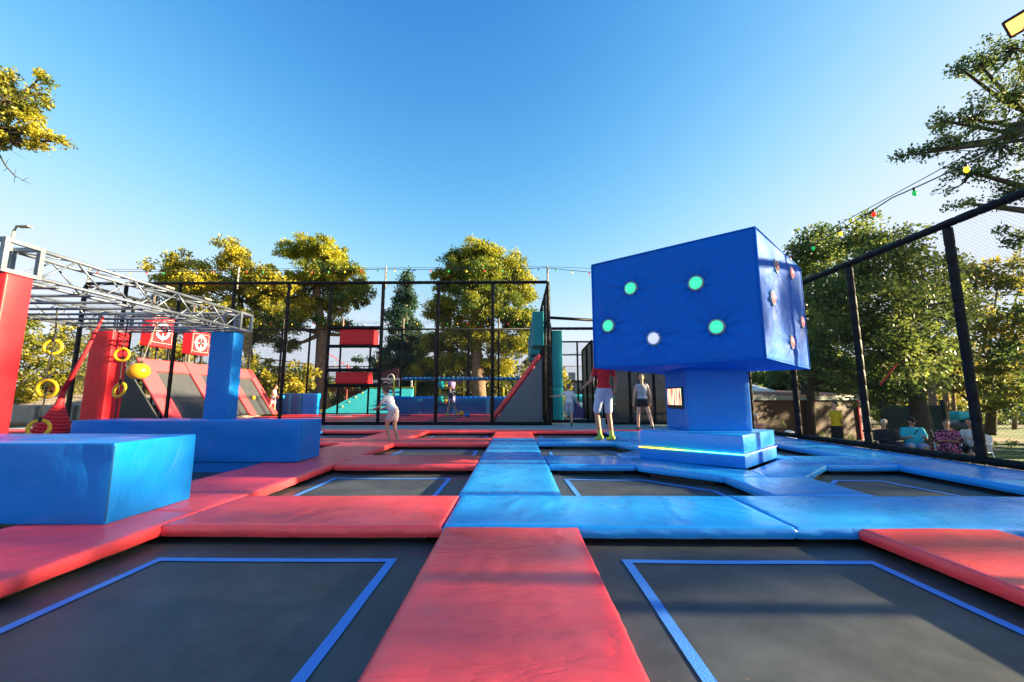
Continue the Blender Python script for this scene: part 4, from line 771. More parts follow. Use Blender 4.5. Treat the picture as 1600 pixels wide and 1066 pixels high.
mb = MB(); mb.tube([(-11.62, 8.5, 6.39), (-11.39, 8.5, 6.05), (-11.15, 8.5, 5.81), (-10.93, 8.5, 5.68), (-10.71, 8.5, 5.59)], [.018, .014, .01, .006, .003], 5)
for a, b_ in [((-11.39, 8.5, 6.05), (-11.33, 8.5, 6.21)), ((-11.15, 8.5, 5.81), (-11.12, 8.5, 5.99)), ((-11.12, 8.5, 5.79), (-11.12, 8.5, 5.61)), ((-10.93, 8.5, 5.68), (-10.81, 8.5, 5.76)), ((-11.32, 8.5, 5.99), (-11.41, 8.5, 5.9)), ((-11.64, 8.5, 6.58), (-10.89, 8.5, 6.16))]: mb.tube([a, b_], [.006, .002], 4)
mb.build('twig_wood', BARK, bt)
# far woods
def far_wood(name, lab, pts, lf, seed, **k):
    tree(name, lab, [(*pts[0][:2], gz, .3), (*pts[0][:2], 2, .2)], pts, lf, seed, twigs=False, **k)
fw = [(-62, 60, 5.0), (-48, 62, 4.2), (-34, 60, 4.5), (-20, 62, 4.0), (-7, 58, 4.3), (2, 62, 3.0), (30, 52, 4.6), (42, 50, 5.5), (54, 48, 6.2), (66, 44, 6.5), (26, 30, 3.6), (21, 31, 3.2)]
for i, (x, y, h) in enumerate(fw):
    far_wood('distant_tree', 'distant tree clump %s' % ['far left behind the shrubs', 'left behind the first shrubs', 'behind the golden oak', 'behind the bare pine trunk', 'behind the dark conifer', 'just left of the doorway frame', 'behind the wooden hut, left', 'behind the wooden hut, right', 'on the right horizon behind the parked cars', 'at the far right edge of the horizon', 'directly above the hut roof on the right', 'directly above the hut roof on the left'][i],
     [(x+dx, y+dy, max(-.2, dz*h/5), 3.4, 1.7*h/5) for dx, dy, dz in ((-5, 0, 1.2), (0, 1, 1.8), (5, 0, 1.0), (-3, 2, 3.6), (2.5, 0, 4.0), (5.5, 2, 3.0), (-6, 1, 3.0))], ('sun_gold', 'shrub', 'oak')[i % 3], 80+i, cpl=9, n_leaf=60, L=.5, wd=.34, rc=1.2)

# ---------------------------------------------------------------- left bank
t = root('concrete_block_wall', 'low grey concrete block wall left behind the climbing rings', 'block wall', (-20, 18, gz))
for k in range(6): MB().box(-25+1.52*k, -23.52+1.52*k, 17.4+.12*k, 18.0+.12*k, gz, .62).build('block', mat('concrete_%d' % k, (.30+.02*(k % 3), .27+.02*(k % 2), .23), .9, bump=.5, bscale=12, var=.15), t, bevel=.03)
mb = MB(); vs = []; nx, ny = 40, 14
for j in range(ny+1):
    for i in range(nx+1):
        x = -34+22*i/nx; y = 18.6+8*j/ny; h = 1.5*math.sin(min(1, j/6)*PI/2)*math.exp(-((x+23)/6.5)**2); vs.append((x, y, gz+1.0*math.exp(-((x+23)/7)**2)+h*.75+.12*noise.noise(Vector((x, y, 0)))))
mb.add(vs, [(j*(nx+1)+i, j*(nx+1)+i+1, (j+1)*(nx+1)+i+1, (j+1)*(nx+1)+i) for j in range(ny) for i in range(nx)])
struct(mb.build('gravel_bank', mat('gravel', (.36, .29, .22), .95, bump=1, bscale=9, var=.35, vscale=5), smooth=True))
# ---------------------------------------------------------------- string lights and lamps
BC = {'red': mat('bulb_red', (.75, .02, .01), .2, emit=.25), 'green': mat('bulb_green', (.01, .45, .08), .2, emit=.15), 'yellow': mat('bulb_yellow', (.9, .5, .02), .2, emit=.4), 'blue': mat('bulb_blue', (.01, .09, .65), .2, emit=.15)}
def stringlight(a, b, n_, label, sag=.05, r=.027, spans=1, seed=0, two=True):
    a, b = Vector(a), Vector(b); t = root('string_light', label, 'string lights', a); d = b-a
    if two: MB().tube([a, b], .007, 4).build('support_wire', M['wire'], t)
    pts = []
    for i in range(n_*4+1):
        f = i/(n_*4); s_ = (f*spans) % 1; pts.append(a+d*f+Vector((0, 0, -sag*4*s_*(1-s_)-.04)))
    MB().tube(pts, .011, 4).build('cable', M['wire'], t)
    seq = ['red', 'green', 'yellow', 'red', 'green', 'yellow', 'blue']
    for k in range(n_):
        p = pts[k*4+2]; c = seq[(k+seed) % len(seq)]
        o = MB().tube([p+Vector((0, 0, -r*q)) for q in (1.2, 1.7, 2.6, 3.3, 3.8)], [r*.45, r*.85, r, r*.75, r*.2], 10).build('bulb_'+c if 0 else 'bulb', BC[c], t, smooth=True)
        MB().tube([p+Vector((0, 0, r*.3)), p+Vector((0, 0, -r*1.3))], r*.55, 8).build('socket', M['black'], o)
def lpole(name, label, x, y, z0, z1, r=.035, m_='palepole', cat='pole'):
    return tag(MB().tube([(x, y, z0), (x, y, z1)], r, 8).build(name, M[m_]), label, cat)
for k, (x, lab) in enumerate(((-15.9, 'at the far left corner of the back fence'), (-10.3, 'behind the blue column'), (-4.83, 'above the right side of the ladder section'), (1.12, 'at the open right corner of the back fence'))):
    lpole('light_string_pole', 'thin grey pole %s holding bulbs' % lab, x, 14.78, 4.9, 5.72)
stringlight((-15.9, 14.78, 5.66), (-10.3, 14.78, 5.66), 9, 'string of coloured bulbs above the back fence, left span', spans=1)
stringlight((-10.3, 14.78, 5.66), (-4.83, 14.78, 5.68), 9, 'string of coloured bulbs above the back fence, over the golden oak', seed=3)
stringlight((-4.83, 14.78, 5.68), (1.12, 14.78, 5.70), 9, 'string of coloured bulbs above the back fence, in front of the golden pine', seed=5)
stringlight((1.12, 14.78, 5.70), (6.5, 14.0, 5.2), 9, 'string of coloured bulbs running from the corner pole behind the big cube', sag=.12, seed=1)
stringlight((-16, 24.9, 5.55), (-7, 24.9, 5.55), 14, 'string of coloured bulbs on the far court fence, left half', spans=2, seed=2)
stringlight((-7, 24.9, 5.55), (1, 24.9, 5.55), 13, 'string of coloured bulbs on the far court fence, right half', spans=2, seed=4)
stringlight((-22, 44.3, 4.9), (3, 44.3, 4.9), 26, 'row of tiny bulbs far behind among the trees', r=.04, spans=4, two=False)
stringlight((2.6, 30, 4.0), (6.8, 28, 4.4), 7, 'short string of bulbs seen in the sky through the doorway frame', seed=2, two=False)
stringlight((6.62, 15.0, 4.45), (6.62, 3.0, 4.45), 15, 'string of coloured bulbs above the right fence', sag=.10, spans=3, r=.036, seed=1)
for x, lab in ((-16.2, 'left'), (-14.2, 'second'), (-10.6, 'third'), (-6.9, 'middle'), (-1.1, 'right')): lpole('fence_top_pole', 'thin brown pole standing above the far court fence, %s one' % lab, x, 24.85, 4.8, 5.75, .05, 'pole')
for x, y, z1, lab in ((-16.9, 30, 5.6, 'pale slim mast behind the blue padded wall segments'), (-13.6, 40, 5.0, 'thin pale mast right of the bare pine trunk')):
    lpole('slim_mast', lab, x, y, gz, z1, .07)
t = root('street_lamp', 'pale street lamp with a flat head at the left above the truss', 'street lamp', (-28.6, 22, gz))
MB().tube([(-28.6, 22, gz), (-28.3, 22, 10.3)], [.11, .07], 10).build('pole', M['palepole'], t, smooth=True)
MB().tube([(-28.3, 22, 10.25), (-28.2, 22, 10.5), (-27.9, 22, 10.53)], .05, 8).build('arm', M['palepole'], t)
MB().box(-28.1, -27.4, 21.85, 22.15, 10.45, 10.54).build('lamp_head', M['palepole'], t, bevel=.03)
t = root('floodlight', 'lit floodlight with warm yellow glow at the upper right corner', 'floodlight', (8.1, 6.0, gz))
lc = Vector((8.03, 6.0, 6.90)); aim = Vector((-.75, -.25, -.62)).normalized(); rot = aim.to_track_quat('Z', 'Y').to_matrix()
def obx(c, hx, hy, hz, rot, mi=0): 
    m_ = MB(); m_.box(-hx, hx, -hy, hy, -hz, hz); m_.v = [tuple(c+rot @ Vector(v)) for v in m_.v]; return m_
lc = Vector((8.17, 6.0, 6.93)); obx(lc, .22, .15, .055, rot).build('housing', M['black'], t, bevel=.01)
obx(lc+aim*.06, .18, .11, .008, rot).build('lamp_glass', mat('lit_lamp', (1, .8, .4), .3, emit=.62, ecol=(1, .36, .04)), t)
MB().tube([(8.28, 6.0, gz), (8.28, 6.0, 6.75)], .05, 10).build('pole', M['palepole'], t, smooth=True)
MB().tube([(8.28, 6, 6.7), (8.12, 6, 6.78)], .03, 6).build('bracket', M['palepole'], t)
for (x, y, lab) in ((-17.6, 19.5, 'near grey floodlight on a pole above the left court corner'), (-17.2, 21.5, 'far grey floodlight on a pole above the left court corner')):
    t = root('floodlight', lab, 'floodlight', (x, y, gz)); z = 6.35 if y < 20 else 6.25
    MB().tube([(x, y, gz), (x, y, z)], .06, 8).build('pole', M['pole'], t, smooth=True); MB().beam((x-.1, y, z+.05), (x+.75, y, z-.1), .5, .10).build('housing', M['palepole'], t, bevel=.02)

# ---------------------------------------------------------------- right side grounds
WOOD, n, l, p = newmat('diagonal_planks'); tc = n.new('ShaderNodeTexCoord'); mp = n.new('ShaderNodeMapping'); mp.inputs['Rotation'].default_value = (0, R(28), 0); l.new(tc.outputs['Object'], mp.inputs[0])
w_ = n.new('ShaderNodeTexWave'); w_.bands_direction = 'Z'; w_.inputs['Scale'].default_value = 2.6; w_.inputs['Distortion'].default_value = .15; l.new(mp.outputs[0], w_.inputs['Vector'])
nz = n.new('ShaderNodeTexNoise'); nz.inputs['Scale'].default_value = 3; nz.inputs['Detail'].default_value = 6; l.new(mp.outputs[0], nz.inputs['Vector'])
cr = n.new('ShaderNodeValToRGB'); cr.color_ramp.elements[0].position = .03; cr.color_ramp.elements[0].color = (.035, .018, .01, 1); cr.color_ramp.elements[1].position = .16; cr.color_ramp.elements[1].color = (.12, .052, .022, 1); l.new(w_.outputs['Fac'], cr.inputs[0])
mm = n.new('ShaderNodeMix'); mm.data_type = 'RGBA'; mm.blend_type = 'MULTIPLY'; mm.inputs['Factor'].default_value = .8; l.new(cr.outputs[0], mm.inputs['A']); l.new(nz.outputs['Color'], mm.inputs['B']); l.new(mm.outputs['Result'], p.inputs['Base Color']); p.inputs['Roughness'].default_value = .7
t = root('wooden_hut', 'brown plank hut wall with a grey eave and tiled roof behind the right fence', 'hut', (10, 17.5, gz))
wa, wb = Vector((8.6, 16.3, 0)), Vector((16.0, 19.7, 0)); wd = (wb-wa).normalized(); wn_ = Vector((wd.y, -wd.x, 0))
def wq(s, off, z): q = wa+(wb-wa)*s+wn_*off; return (q.x, q.y, z)
def slab(s0, s1, o0, o1, z0, z1): return MB().add([wq(s, o, z) for z in (z0, z1) for o in (o0, o1) for s in (s0, s1)], [(0, 2, 3, 1), (4, 5, 7, 6), (0, 1, 5, 4), (2, 6, 7, 3), (0, 4, 6, 2), (1, 3, 7, 5)])
slab(0, 1, -3, 0, gz, .84).build('wall', WOOD, t)
slab(-.02, 1.02, .02, .12, .84, 1.06).build('eave_board', mat('grey_paint', (.30, .36, .36), .6), t)
slab(.4, .41, .003, .03, gz, .83).build('corner_batten', WOOD, t)
TIL = mat('roof_tiles', (.30, .13, .09), .8, bump=1, bscale=7, var=.25)
MB().add([wq(-.02, .13, 1.065), wq(1.02, .13, 1.065), wq(1.02, -3.1, 1.32), wq(-.02, -3.1, 1.32), wq(-.02, .1, .95), wq(1.02, .1, .95), wq(1.02, -3.1, 1.0), wq(-.02, -3.1, 1.0)], [(0, 1, 2, 3), (4, 7, 6, 5), (0, 4, 5, 1), (1, 5, 6, 2), (2, 6, 7, 3), (3, 7, 4, 0)]).build('roof', TIL, t)
slab(.935, .95, .05, .10, gz, .84).build('red_stripe_post', M['red'], t); slab(.95, .97, .05, .10, gz, .84).build('white_post', M['white'], t)
t = root('parasol', 'white parasol edge showing right of the hub pillar', 'parasol', (7.9, 15.4, gz))
MB().tube([(7.9, 15.4, gz), (7.9, 15.4, 1.5)], .03, 8).build('pole', M['palepole'], t)
n_ = 8; vs = [(7.9, 15.4, 1.62)]+[(7.9+1.35*math.cos(2*PI*k/n_), 15.4+1.35*math.sin(2*PI*k/n_), 1.17) for k in range(n_)]; vs += [(x, y, z-.03) for x, y, z in vs]
MB().add(vs, [(0, 1+k, 1+(k+1) % n_) for k in range(n_)]+[(n_+1, n_+2+(k+1) % n_, n_+2+k) for k in range(n_)]+[(1+k, n_+2+k, n_+2+(k+1) % n_, 1+(k+1) % n_) for k in range(n_)]).build('canopy', M['white'], t)
def lobed_plants():
    for i, (q, r_, lab) in enumerate((((9.29, 15.0, -0.19), .28, 'small dark plant at the hut wall, left of the white chair'), ((10.48, 15.0, -0.32), .42, 'low green plant at the hut wall between the white chair and the man in yellow'), ((12.06, 16.0, -0.35), .32, 'green plant behind the man in the yellow shirt'), ((18.83, 16.5, -0.96), .55, 'young bushy shrub on the gravel near the right edge'))):
        x, y, z = q; tree('garden_plant', lab, [(x, y, gz, .03), (x, y, z-.1, .02)], [(x, y, (z+gz)/2+.1, r_, (z-gz)/2+r_*.5)], 'oak', 120+i, cpl=90, n_leaf=30, L=.10, wd=.04, rc=.12, shell=.6)
lobed_plants()
struct(MB().box(9.6, 26, 12.9, 15.2, gz+.004, gz+.012).build('lawn', mat('lawn_grass', (.06, .11, .018), .95, bump=1, bscale=40, var=.3, vscale=8)))
struct(MB().box(14, 60, 30, 37, gz+.004, gz+.010).build('street', mat('asphalt', (.06, .06, .06), .9)))
t = root('hedge', 'clipped dark hedge in front of the parked cars', 'hedge', (26, 27, gz))
leaves('foliage', [(22+.35*k, 27+.1*math.sin(k), gz+.35+.35*(k % 3), .4, .2+.3*((k*7) % 5)/5) for k in range(60)], 'oak', 60, .12, .07, t, 9)
t = root('green_slat_fence', 'dark green slatted fence panels behind the bench', 'fence', (19, 19, gz))
GS = mat('green_slats', (.012, .03, .022), .8)
MB().box(16.2, 18.9, 18.9, 18.95, gz+.1, .6).build('panel', GS, t)
for k in range(3): MB().box(16.15+1.35*k, 16.23+1.35*k, 18.85, 19.0, gz, .85).build('post', GS, t)
for k in range(5):
    q = [(1466,20), (1480,21.5), (1492,23), (1455,22), (1562,26)][k]
    p0, p1 = [((19.54, 20.0, -1.07), (19.71, 20.0, 1.89)), ((21.51, 21.5, -1.22), (21.7, 21.5, 1.97)), ((23.42, 23.0, -1.3), (23.7, 23.0, 2.04)), ((21.23, 22.0, -1.27), (21.48, 22.0, 1.99)), ((30.03, 26.0, -1.28), (30.61, 26.0, 1.79))][k]
    x, y, _ = p0
    tree('slender_tree', ['slender sunlit trunk first right of the dark oak trunk', 'slender sunlit trunk second right of the dark oak trunk', 'slender sunlit trunk nearest the turquoise pad', 'slender trunk just behind the dark oak trunk', 'leaning slender trunk above the parked cars'][k], [(x, y, gz, .11), (*p1, .07)], [(p1[0], p1[1], p1[2]+.6, .9, .8)], 'shrub', 130+k, cpl=40, n_leaf=50, L=.2, wd=.12, rc=.4, bark=BARKW)
# turquoise padded pedestal
t = root('covered_pedestal', 'turquoise padded top on a grey tarpaulin wrapped trunk behind the man in white', 'covered ride', (16.1, 15.3, gz))
softbox(15.6, 16.35, 15.1, 15.5, .14, .44, amp=.05, seed=3, cell=.08, r=.08).build('padded_top', mat('turquoise_pad', (.02, .45, .55), .4), t, smooth=True)
pts = [(16.0+.1*math.sin(k*1.3), 15.32, gz+1.09*k/8) for k in range(9)]
MB().tube(pts, [.26, .22, .26, .24, .28, .31, .35, .40, .44], 16).build('wrapped_trunk', mat('grey_tarp', (.09, .11, .12), .4, bump=1, bscale=5), t, smooth=True)
MB().box(15.8, 16.5, 15.0, 15.7, gz, gz+.3).build('foot_block', mat('beige_stone', (.42, .34, .24), .9), t)
# parked cars (small, far)
def car(label, x, y, col):
    t = root('parked_car', label, 'car', (x, y, gz)); mb = MB()
    prof = [(-2.1, .35), (-2.1, .8), (-1.9, .95), (-1.1, 1.0), (-.6, 1.42), (.9, 1.45), (1.6, 1.0), (2.05, .85), (2.1, .35)]
    k = len(prof); vs = [(x+a, y-.8, gz+b_) for a, b_ in prof]+[(x+a, y+.8, gz+b_) for a, b_ in prof]
    mb.add(vs, [tuple(range(k)), tuple(range(2*k-1, k-1, -1))]+[(i, k+i, k+(i+1) % k, (i+1) % k) for i in range(k)]); mb.build('body', mat('paint_'+label[:5], col, .25, .2, coat=.6), t, bevel=.06)
    MB().add([(x-.95, y-.815, gz+1.0), (x-.55, y-.815, gz+1.34), (x+.85, y-.815, gz+1.36), (x+1.35, y-.815, gz+1.0)], [(0, 1, 2, 3)]).build('side_window', mat('car_glass', (.02, .02, .03), .1), t)
    for dx in (-1.3, 1.3):
        for dy in (-.8, .8): MB().tube([(x+dx, y+dy-.1, gz+.33), (x+dx, y+dy+.1, gz+.33)], .33, 16).build('wheel', M['black'], t)
for a in (('dark grey parked car at the far right behind the hedge', 33.0, 31.5, (.06, .06, .07)), ('blue parked car at the far right behind the hedge', 37.6, 31.5, (.02, .10, .30)), ('white parked car at the far right behind the hedge', 42.2, 31.5, (.6, .6, .6)), ('silver parked car beside the frame edge behind the hedge', 46.8, 31.5, (.4, .42, .44))): car(*a)
# pale building and play things seen through the doorway
t = root('flat_building', 'grey flat roofed building seen far through the doorway frame', 'building', (6.5, 60, gz))
MB().box(6.6, 11.5, 60, 68, gz, 3.2).build('wall', mat('grey_wall', (.22, .23, .25), .8), t); MB().box(6.4, 11.7, 59.8, 68.2, 3.2, 3.5).build('roof', M['black'], t); MB().box(7.4, 8.3, 59.5, 60.3, 3.5, 4.6).build('chimney', mat('grey_wall2', (.30, .32, .34), .8), t)
for k in range(3): MB().box(7.1+1.5*k, 8.1+1.5*k, 59.95, 60.02, 1.2, 2.4).build('window', mat('window_glass%d' % k, (.05, .06, .08), .15), t)
t = root('play_slide', 'violet triangular slide seen through the doorway frame', 'slide', (2.9, 20, 0))
MB().add([(2.55, 19.8, 0), (3.5, 19.8, 0), (2.55, 19.8, .95), (2.55, 20.6, 0), (3.5, 20.6, 0), (2.55, 20.6, .95)], [(0, 1, 2), (3, 5, 4), (0, 3, 4, 1), (1, 4, 5, 2), (0, 2, 5, 3)]).build('slide_body', mat('violet_pad', (.35, .22, .55), .5), t, bevel=.02)
t = root('inflatable_castle', 'turquoise and white inflatable far behind the doorway frame', 'inflatable', (5, 34, gz))
for k in range(3): MB().cap((4.2, 34, .2+.55*k-.4), (7.6, 34, .2+.55*k-.4), .34, .34, 14).build('tube_wall', (M['aqua'], M['white'], M['aqua'])[k], t, smooth=True)
t = root('picket_fence', 'brown picket fence far behind the doorway frame', 'fence', (5, 26, gz))
for k in range(12): MB().box(3.9+.2*k, 3.98+.2*k, 26, 26.05, gz, .15).build('picket', M['pole'], t)
MB().box(3.85, 6.25, 26.06, 26.1, -.1, 0.0).build('rail', M['pole'], t)

# ---------------------------------------------------------------- seats
def garden_chair(label, x, y, z, rz):
    t = root('garden_chair', label, 'chair', (x, y, z)); cr_, sr = math.cos(rz), math.sin(rz)
    def q(a, b_, c): return (x+a*cr_-b_*sr, y+a*sr+b_*cr_, z+c)
    def gb(pts, r_, nm): MB().tube([q(*p_) for p_ in pts], r_, 8).build(nm, M['white'], t, smooth=True)
    MB().add([q(a, b_, c) for c in (.40, .43) for b_ in (-.22, .24) for a in (-.24, .24)], [(0, 2, 3, 1), (4, 5, 7, 6), (0, 1, 5, 4), (2, 6, 7, 3), (0, 4, 6, 2), (1, 3, 7, 5)]).build('seat', M['white'], t, bevel=.012)
    vs = []; N_ = 9
    for off in (0, .022):
        for j in range(6):
            for i in range(N_): a = -.22+.44*i/(N_-1); h = .44+.44*j/5*(1-.16*(abs(a)/.22)**3); vs.append(q(a, -.22-off-.13*j/5-.03*(1-(a/.22)**2), h))
    F = [(j*N_+i, j*N_+i+1, (j+1)*N_+i+1, (j+1)*N_+i) for j in range(5) for i in range(N_-1)]; k = 6*N_
    MB().add(vs, F+[tuple(k+i for i in f[::-1]) for f in F]+[(i*N_, (i+1)*N_, k+(i+1)*N_, k+i*N_) for i in range(5)]+[(i*N_+N_-1, (i+1)*N_+N_-1, k+(i+1)*N_+N_-1, k+i*N_+N_-1) for i in range(5)]+[(5*N_+i, 5*N_+i+1, k+5*N_+i+1, k+5*N_+i) for i in range(N_-1)]).build('backrest', M['white'], t, smooth=True)
    for s_ in (-1, 1):
        gb([(s_*.25, .27, 0), (s_*.25, .22, .42), (s_*.26, .20, .62), (s_*.26, .10, .65), (s_*.25, -.24, .64)], .017, 'armrest_leg')
        gb([(s_*.24, -.30, 0), (s_*.23, -.22, .42)], .017, 'leg')
garden_chair('empty white plastic garden chair by the hut, left of the man in yellow', 8.6, 13.0, gz, R(200))
garden_chair('white plastic garden chair under the man in the white shirt', 12.48, 11.78, gz, R(110))
garden_chair('white plastic garden chair under the woman in the pink patterned dress', 12.08, 12.08, gz, R(130))
garden_chair('white plastic chair under the person in the red tank top', 7.42, 13.2, gz+.12, R(170))
t = root('park_bench', 'dark slatted park bench under the couple in black and turquoise', 'bench', (11.4, 12.7, gz))
bd = Vector((.93, -.10, 0)).normalized(); bn = Vector((-bd.y, bd.x, 0)); b0 = Vector((10.5, 12.72, gz)); WS = mat('bench_slats', (.09, .065, .05), .6)
for k in range(4): o0 = b0+bn*(-.2+.13*k)+Vector((0, 0, .44)); MB().beam(o0, o0+bd*1.95, .10, .03).build('seat_slat', WS, t)
for k in range(4): o0 = b0+bn*(.25+.035*k)+Vector((0, 0, .54+.11*k)); MB().beam(o0, o0+bd*1.95, .03, .085).build('back_slat', WS, t)
for f in (.08, 1.85):
    o0 = b0+bd*f; V = Vector; MB().tube([o0+bn*-.22, o0+bn*-.2+V((0, 0, .42)), o0+bn*.2+V((0, 0, .42)), o0+bn*.36+V((0, 0, .92))], .028, 8).build('side_frame', M['black'], t, smooth=True); MB().tube([o0+bn*.32, o0+bn*.18+V((0, 0, .42))], .028, 8).build('leg', M['black'], t)
tag(MB().tube([(13.08, 14.0, -0.48), (12.97, 13.4, -0.69)], .055, 10).build('red_pipe', M['red']), 'short red pipe lying beside the bench on the lawn', 'pipe')
tag(MB().tube([(10.82, 12.6, 1.3), (11.23, 12.4, 1.93)], .02, 6).build('red_ribbon', M['redrope']), 'thin red ribbon slanting in the dark oak crown', 'ribbon')

# ---------------------------------------------------------------- people
SK = mat('skin_tan', (.50, .26, .16), .5); SKL = mat('skin_light', (.62, .36, .25), .5); SKM = mat('skin_mid', (.42, .20, .12), .5); EYE = mat('eye', (.03, .02, .02), .2); LIP = mat('lips', (.40, .12, .10), .5)
def cl(name, col, **k): return mat(name, col, .8, bump=.35, bscale=30, **k)
def striped(name, a, b, sc, ax='Z'):
    m, n, l, p = newmat(name); tc = n.new('ShaderNodeTexCoord'); w = n.new('ShaderNodeTexWave'); w.bands_direction = ax; w.inputs['Scale'].default_value = sc; l.new(tc.outputs['Object'], w.inputs['Vector'])
    cr = n.new('ShaderNodeValToRGB'); cr.color_ramp.interpolation = 'CONSTANT'; cr.color_ramp.elements[0].color = (*a, 1); cr.color_ramp.elements[1].position = .45; cr.color_ramp.elements[1].color = (*b, 1); l.new(w.outputs['Fac'], cr.inputs[0]); l.new(cr.outputs[0], p.inputs['Base Color']); p.inputs['Roughness'].default_value = .8; return m
def printed(name, a, b, sc):
    m, n, l, p = newmat(name); tc = n.new('ShaderNodeTexCoord'); w = n.new('ShaderNodeTexNoise'); w.inputs['Scale'].default_value = sc; w.inputs['Detail'].default_value = 1; l.new(tc.outputs['Object'], w.inputs['Vector'])
    cr = n.new('ShaderNodeValToRGB'); cr.color_ramp.interpolation = 'CONSTANT'; cr.color_ramp.elements[0].color = (*a, 1); cr.color_ramp.elements[1].position = .52; cr.color_ramp.elements[1].color = (*b, 1); l.new(w.outputs[0], cr.inputs[0]); l.new(cr.outputs[0], p.inputs['Base Color']); p.inputs['Roughness'].default_value = .8; return m
def V3(t): return Vector(t).normalized()
def person(label, loc, face, h=1.7, hz=.93, lean=0, side=0, head=(0, 0), aL=((0, -.12, -1), (.12, -.05, -1)), aR=((0, .12, -1), (.12, .05, -1)), lL=((.05, -.05, -1), (-.05, 0, -1)), lR=((.05, .05, -1), (-.05, 0, -1)),
           fat=1.0, skin=SK, shirt=None, sleeve_=.55, bottom=None, blen=.45, hair='short', hcol=(.05, .03, .02), feet=None, cap=None, shirt_len=.0, skirt=False, child=0, roll=0, name='person', shoe_h=.11, dress=False):
    """directions are (forward, side(+ = right), up); face = heading in degrees, 0 looks along +Y, 90 along -X"""
    k = h/1.72; vx = .013; t = root(name, label, 'person', loc); F = Matrix.Rotation(R(face), 3, 'Z'); Rl = Matrix.Rotation(R(roll), 3, 'Y'); L0 = Vector(loc)
    W3 = lambda p: L0+F @ (Rl @ (Vector(p)*k))
    D = lambda d: Vector((d[1], d[0], d[2])).normalized()          # to local x=right, y=forward
    T = D((math.sin(R(lean)), math.sin(R(side)), math.cos(R(lean)))); P = Vector((0, 0, hz)); right = Vector((1, 0, 0)); fw = right.cross(T)*-1; fw = T.cross(right)*-1 if T.cross(right).y > 0 else T.cross(right)
    fw = Vector((0, 1, 0))-T*T.y; fw.normalize()
    neck = P+T*.50; hd = (T+fw*math.sin(R(head[0]))+Vector((0, 0, .2))).normalized(); hc = neck+hd*.175
    hfw = Matrix.Rotation(R(head[1]), 3, 'Z') @ (fw-hd*fw.dot(hd)); hfw = (hfw-hd*math.sin(R(head[0]))*.3).normalized(); hrt = hfw.cross(hd)
    B = MB(); f_ = fat
    rotT = Matrix((right, fw, T)).transposed(); hs_ = 1+.12*child
    def el(mb, c, r_, rot=rotT): mb.ell(W3(c), tuple(q*k for q in r_), 16, 12, rot=F @ Rl @ rot)
    def cp(mb, a, b, ra, rb): mb.cap(W3(a), W3(b), ra*k, rb*k, 12)
    def torso(mb, e=0, low=True):
        if low: el(mb, P+T*.02, (.155*f_+e, .105*f_+e, .12+e))
        el(mb, P+T*.17+fw*.01*f_, (.135*f_*f_+e, .10*f_*f_+e, .16+e)); el(mb, P+T*.33, (.155*f_+e, .108*f_+e, .17+e)); cp(mb, P+T*.43-right*.125, P+T*.43+right*.125, .055+e, .055+e)
    torso(B); cp(B, neck-T*.05, neck+hd*.09, .052, .047)
    rotH = Matrix((hrt, hfw, hd)).transposed()
    def eh(mb, off, r_, sc=1): el(mb, hc+rotH @ (Vector(off)*hs_), tuple(q*hs_ for q in r_), rotH)
    eh(B, (0, 0, .015), (.073, .092, .098)); eh(B, (0, .022, -.055), (.052, .062, .055)); eh(B, (0, .094, -.012), (.012, .018, .020)); eh(B, (0, .085, .035), (.045, .014, .010))
    for s_ in (-1, 1): eh(B, (s_*.076, -.005, -.005), (.010, .020, .028))
    SH = {}
    def arm(s_, a):
        sh = P+T*.425+right*s_*.165*(.5+.5*f_); el_ = sh+D(a[0])*.275; wr = el_+D(a[1])*.24
        cp(B, sh, el_, .047*f_, .037); cp(B, el_, wr, .036, .025)
        d = D(a[1]); si = d.orthogonal().normalized(); 
        if abs(si.dot(fw)) > .7: si = d.cross(si)
        nr = d.cross(si); pc = wr+d*.05; rot = Matrix((si, nr, d)).transposed(); el(B, pc, (.038, .016, .048), rot)
        for i, ln in enumerate((.062, .072, .068, .052)):
            b0_ = wr+d*.085+si*(.027-.018*i); m1 = b0_+(d+nr*.25).normalized()*ln*.55; cp(B, b0_, m1, .0095, .0085); cp(B, m1, m1+(d+nr*.9).normalized()*ln*.5, .0085, .007)
        b0_ = wr+d*.03+si*.034; m1 = b0_+(d*.6+si*.8).normalized()*.035; cp(B, b0_, m1, .011, .010); cp(B, m1, m1+(d+nr*.3+si*.2).normalized()*.03, .010, .008)
        SH[s_] = (sh, el_, wr)
    arm(-1, aL); arm(1, aR)
    LG = {}
    def leg(s_, l_):
        hp = P+right*s_*.085*f_+Vector((0, 0, -.03)); kn = hp+D(l_[0])*.42; an = kn+D(l_[1])*.42; cp(B, hp, kn, .082*f_, .055); cp(B, kn, kn.lerp(an, .45), .052, .052*(.6+.4*f_)); cp(B, kn.lerp(an, .45), an, .05, .034)
        sd_ = D(l_[1]); ft = (Vector((0, 1, 0))-sd_*sd_.y*.8); ft.z = min(ft.z, 0.1) if sd_.z < -.7 else ft.z; ft.normalize(); toe = an+ft*.15+sd_*.035; cp(B, an+sd_*.03-ft*.03, toe, .036, .026); LG[s_] = (hp, kn, an, toe, sd_, ft)
    leg(-1, lL); leg(1, lR)
    o = B.build('body', skin, t, smooth=True, remesh=vx, sm=3)
    for s_ in (-1, 1):
        m_ = MB(); eh(m_, (s_*.030, .089, .016), (.0115, .006, .008)); m_.build('eye', EYE, t, smooth=True)
    m_ = MB(); eh(m_, (0, .083, -.052), (.023, .008, .007)); m_.build('mouth', LIP, t, smooth=True)
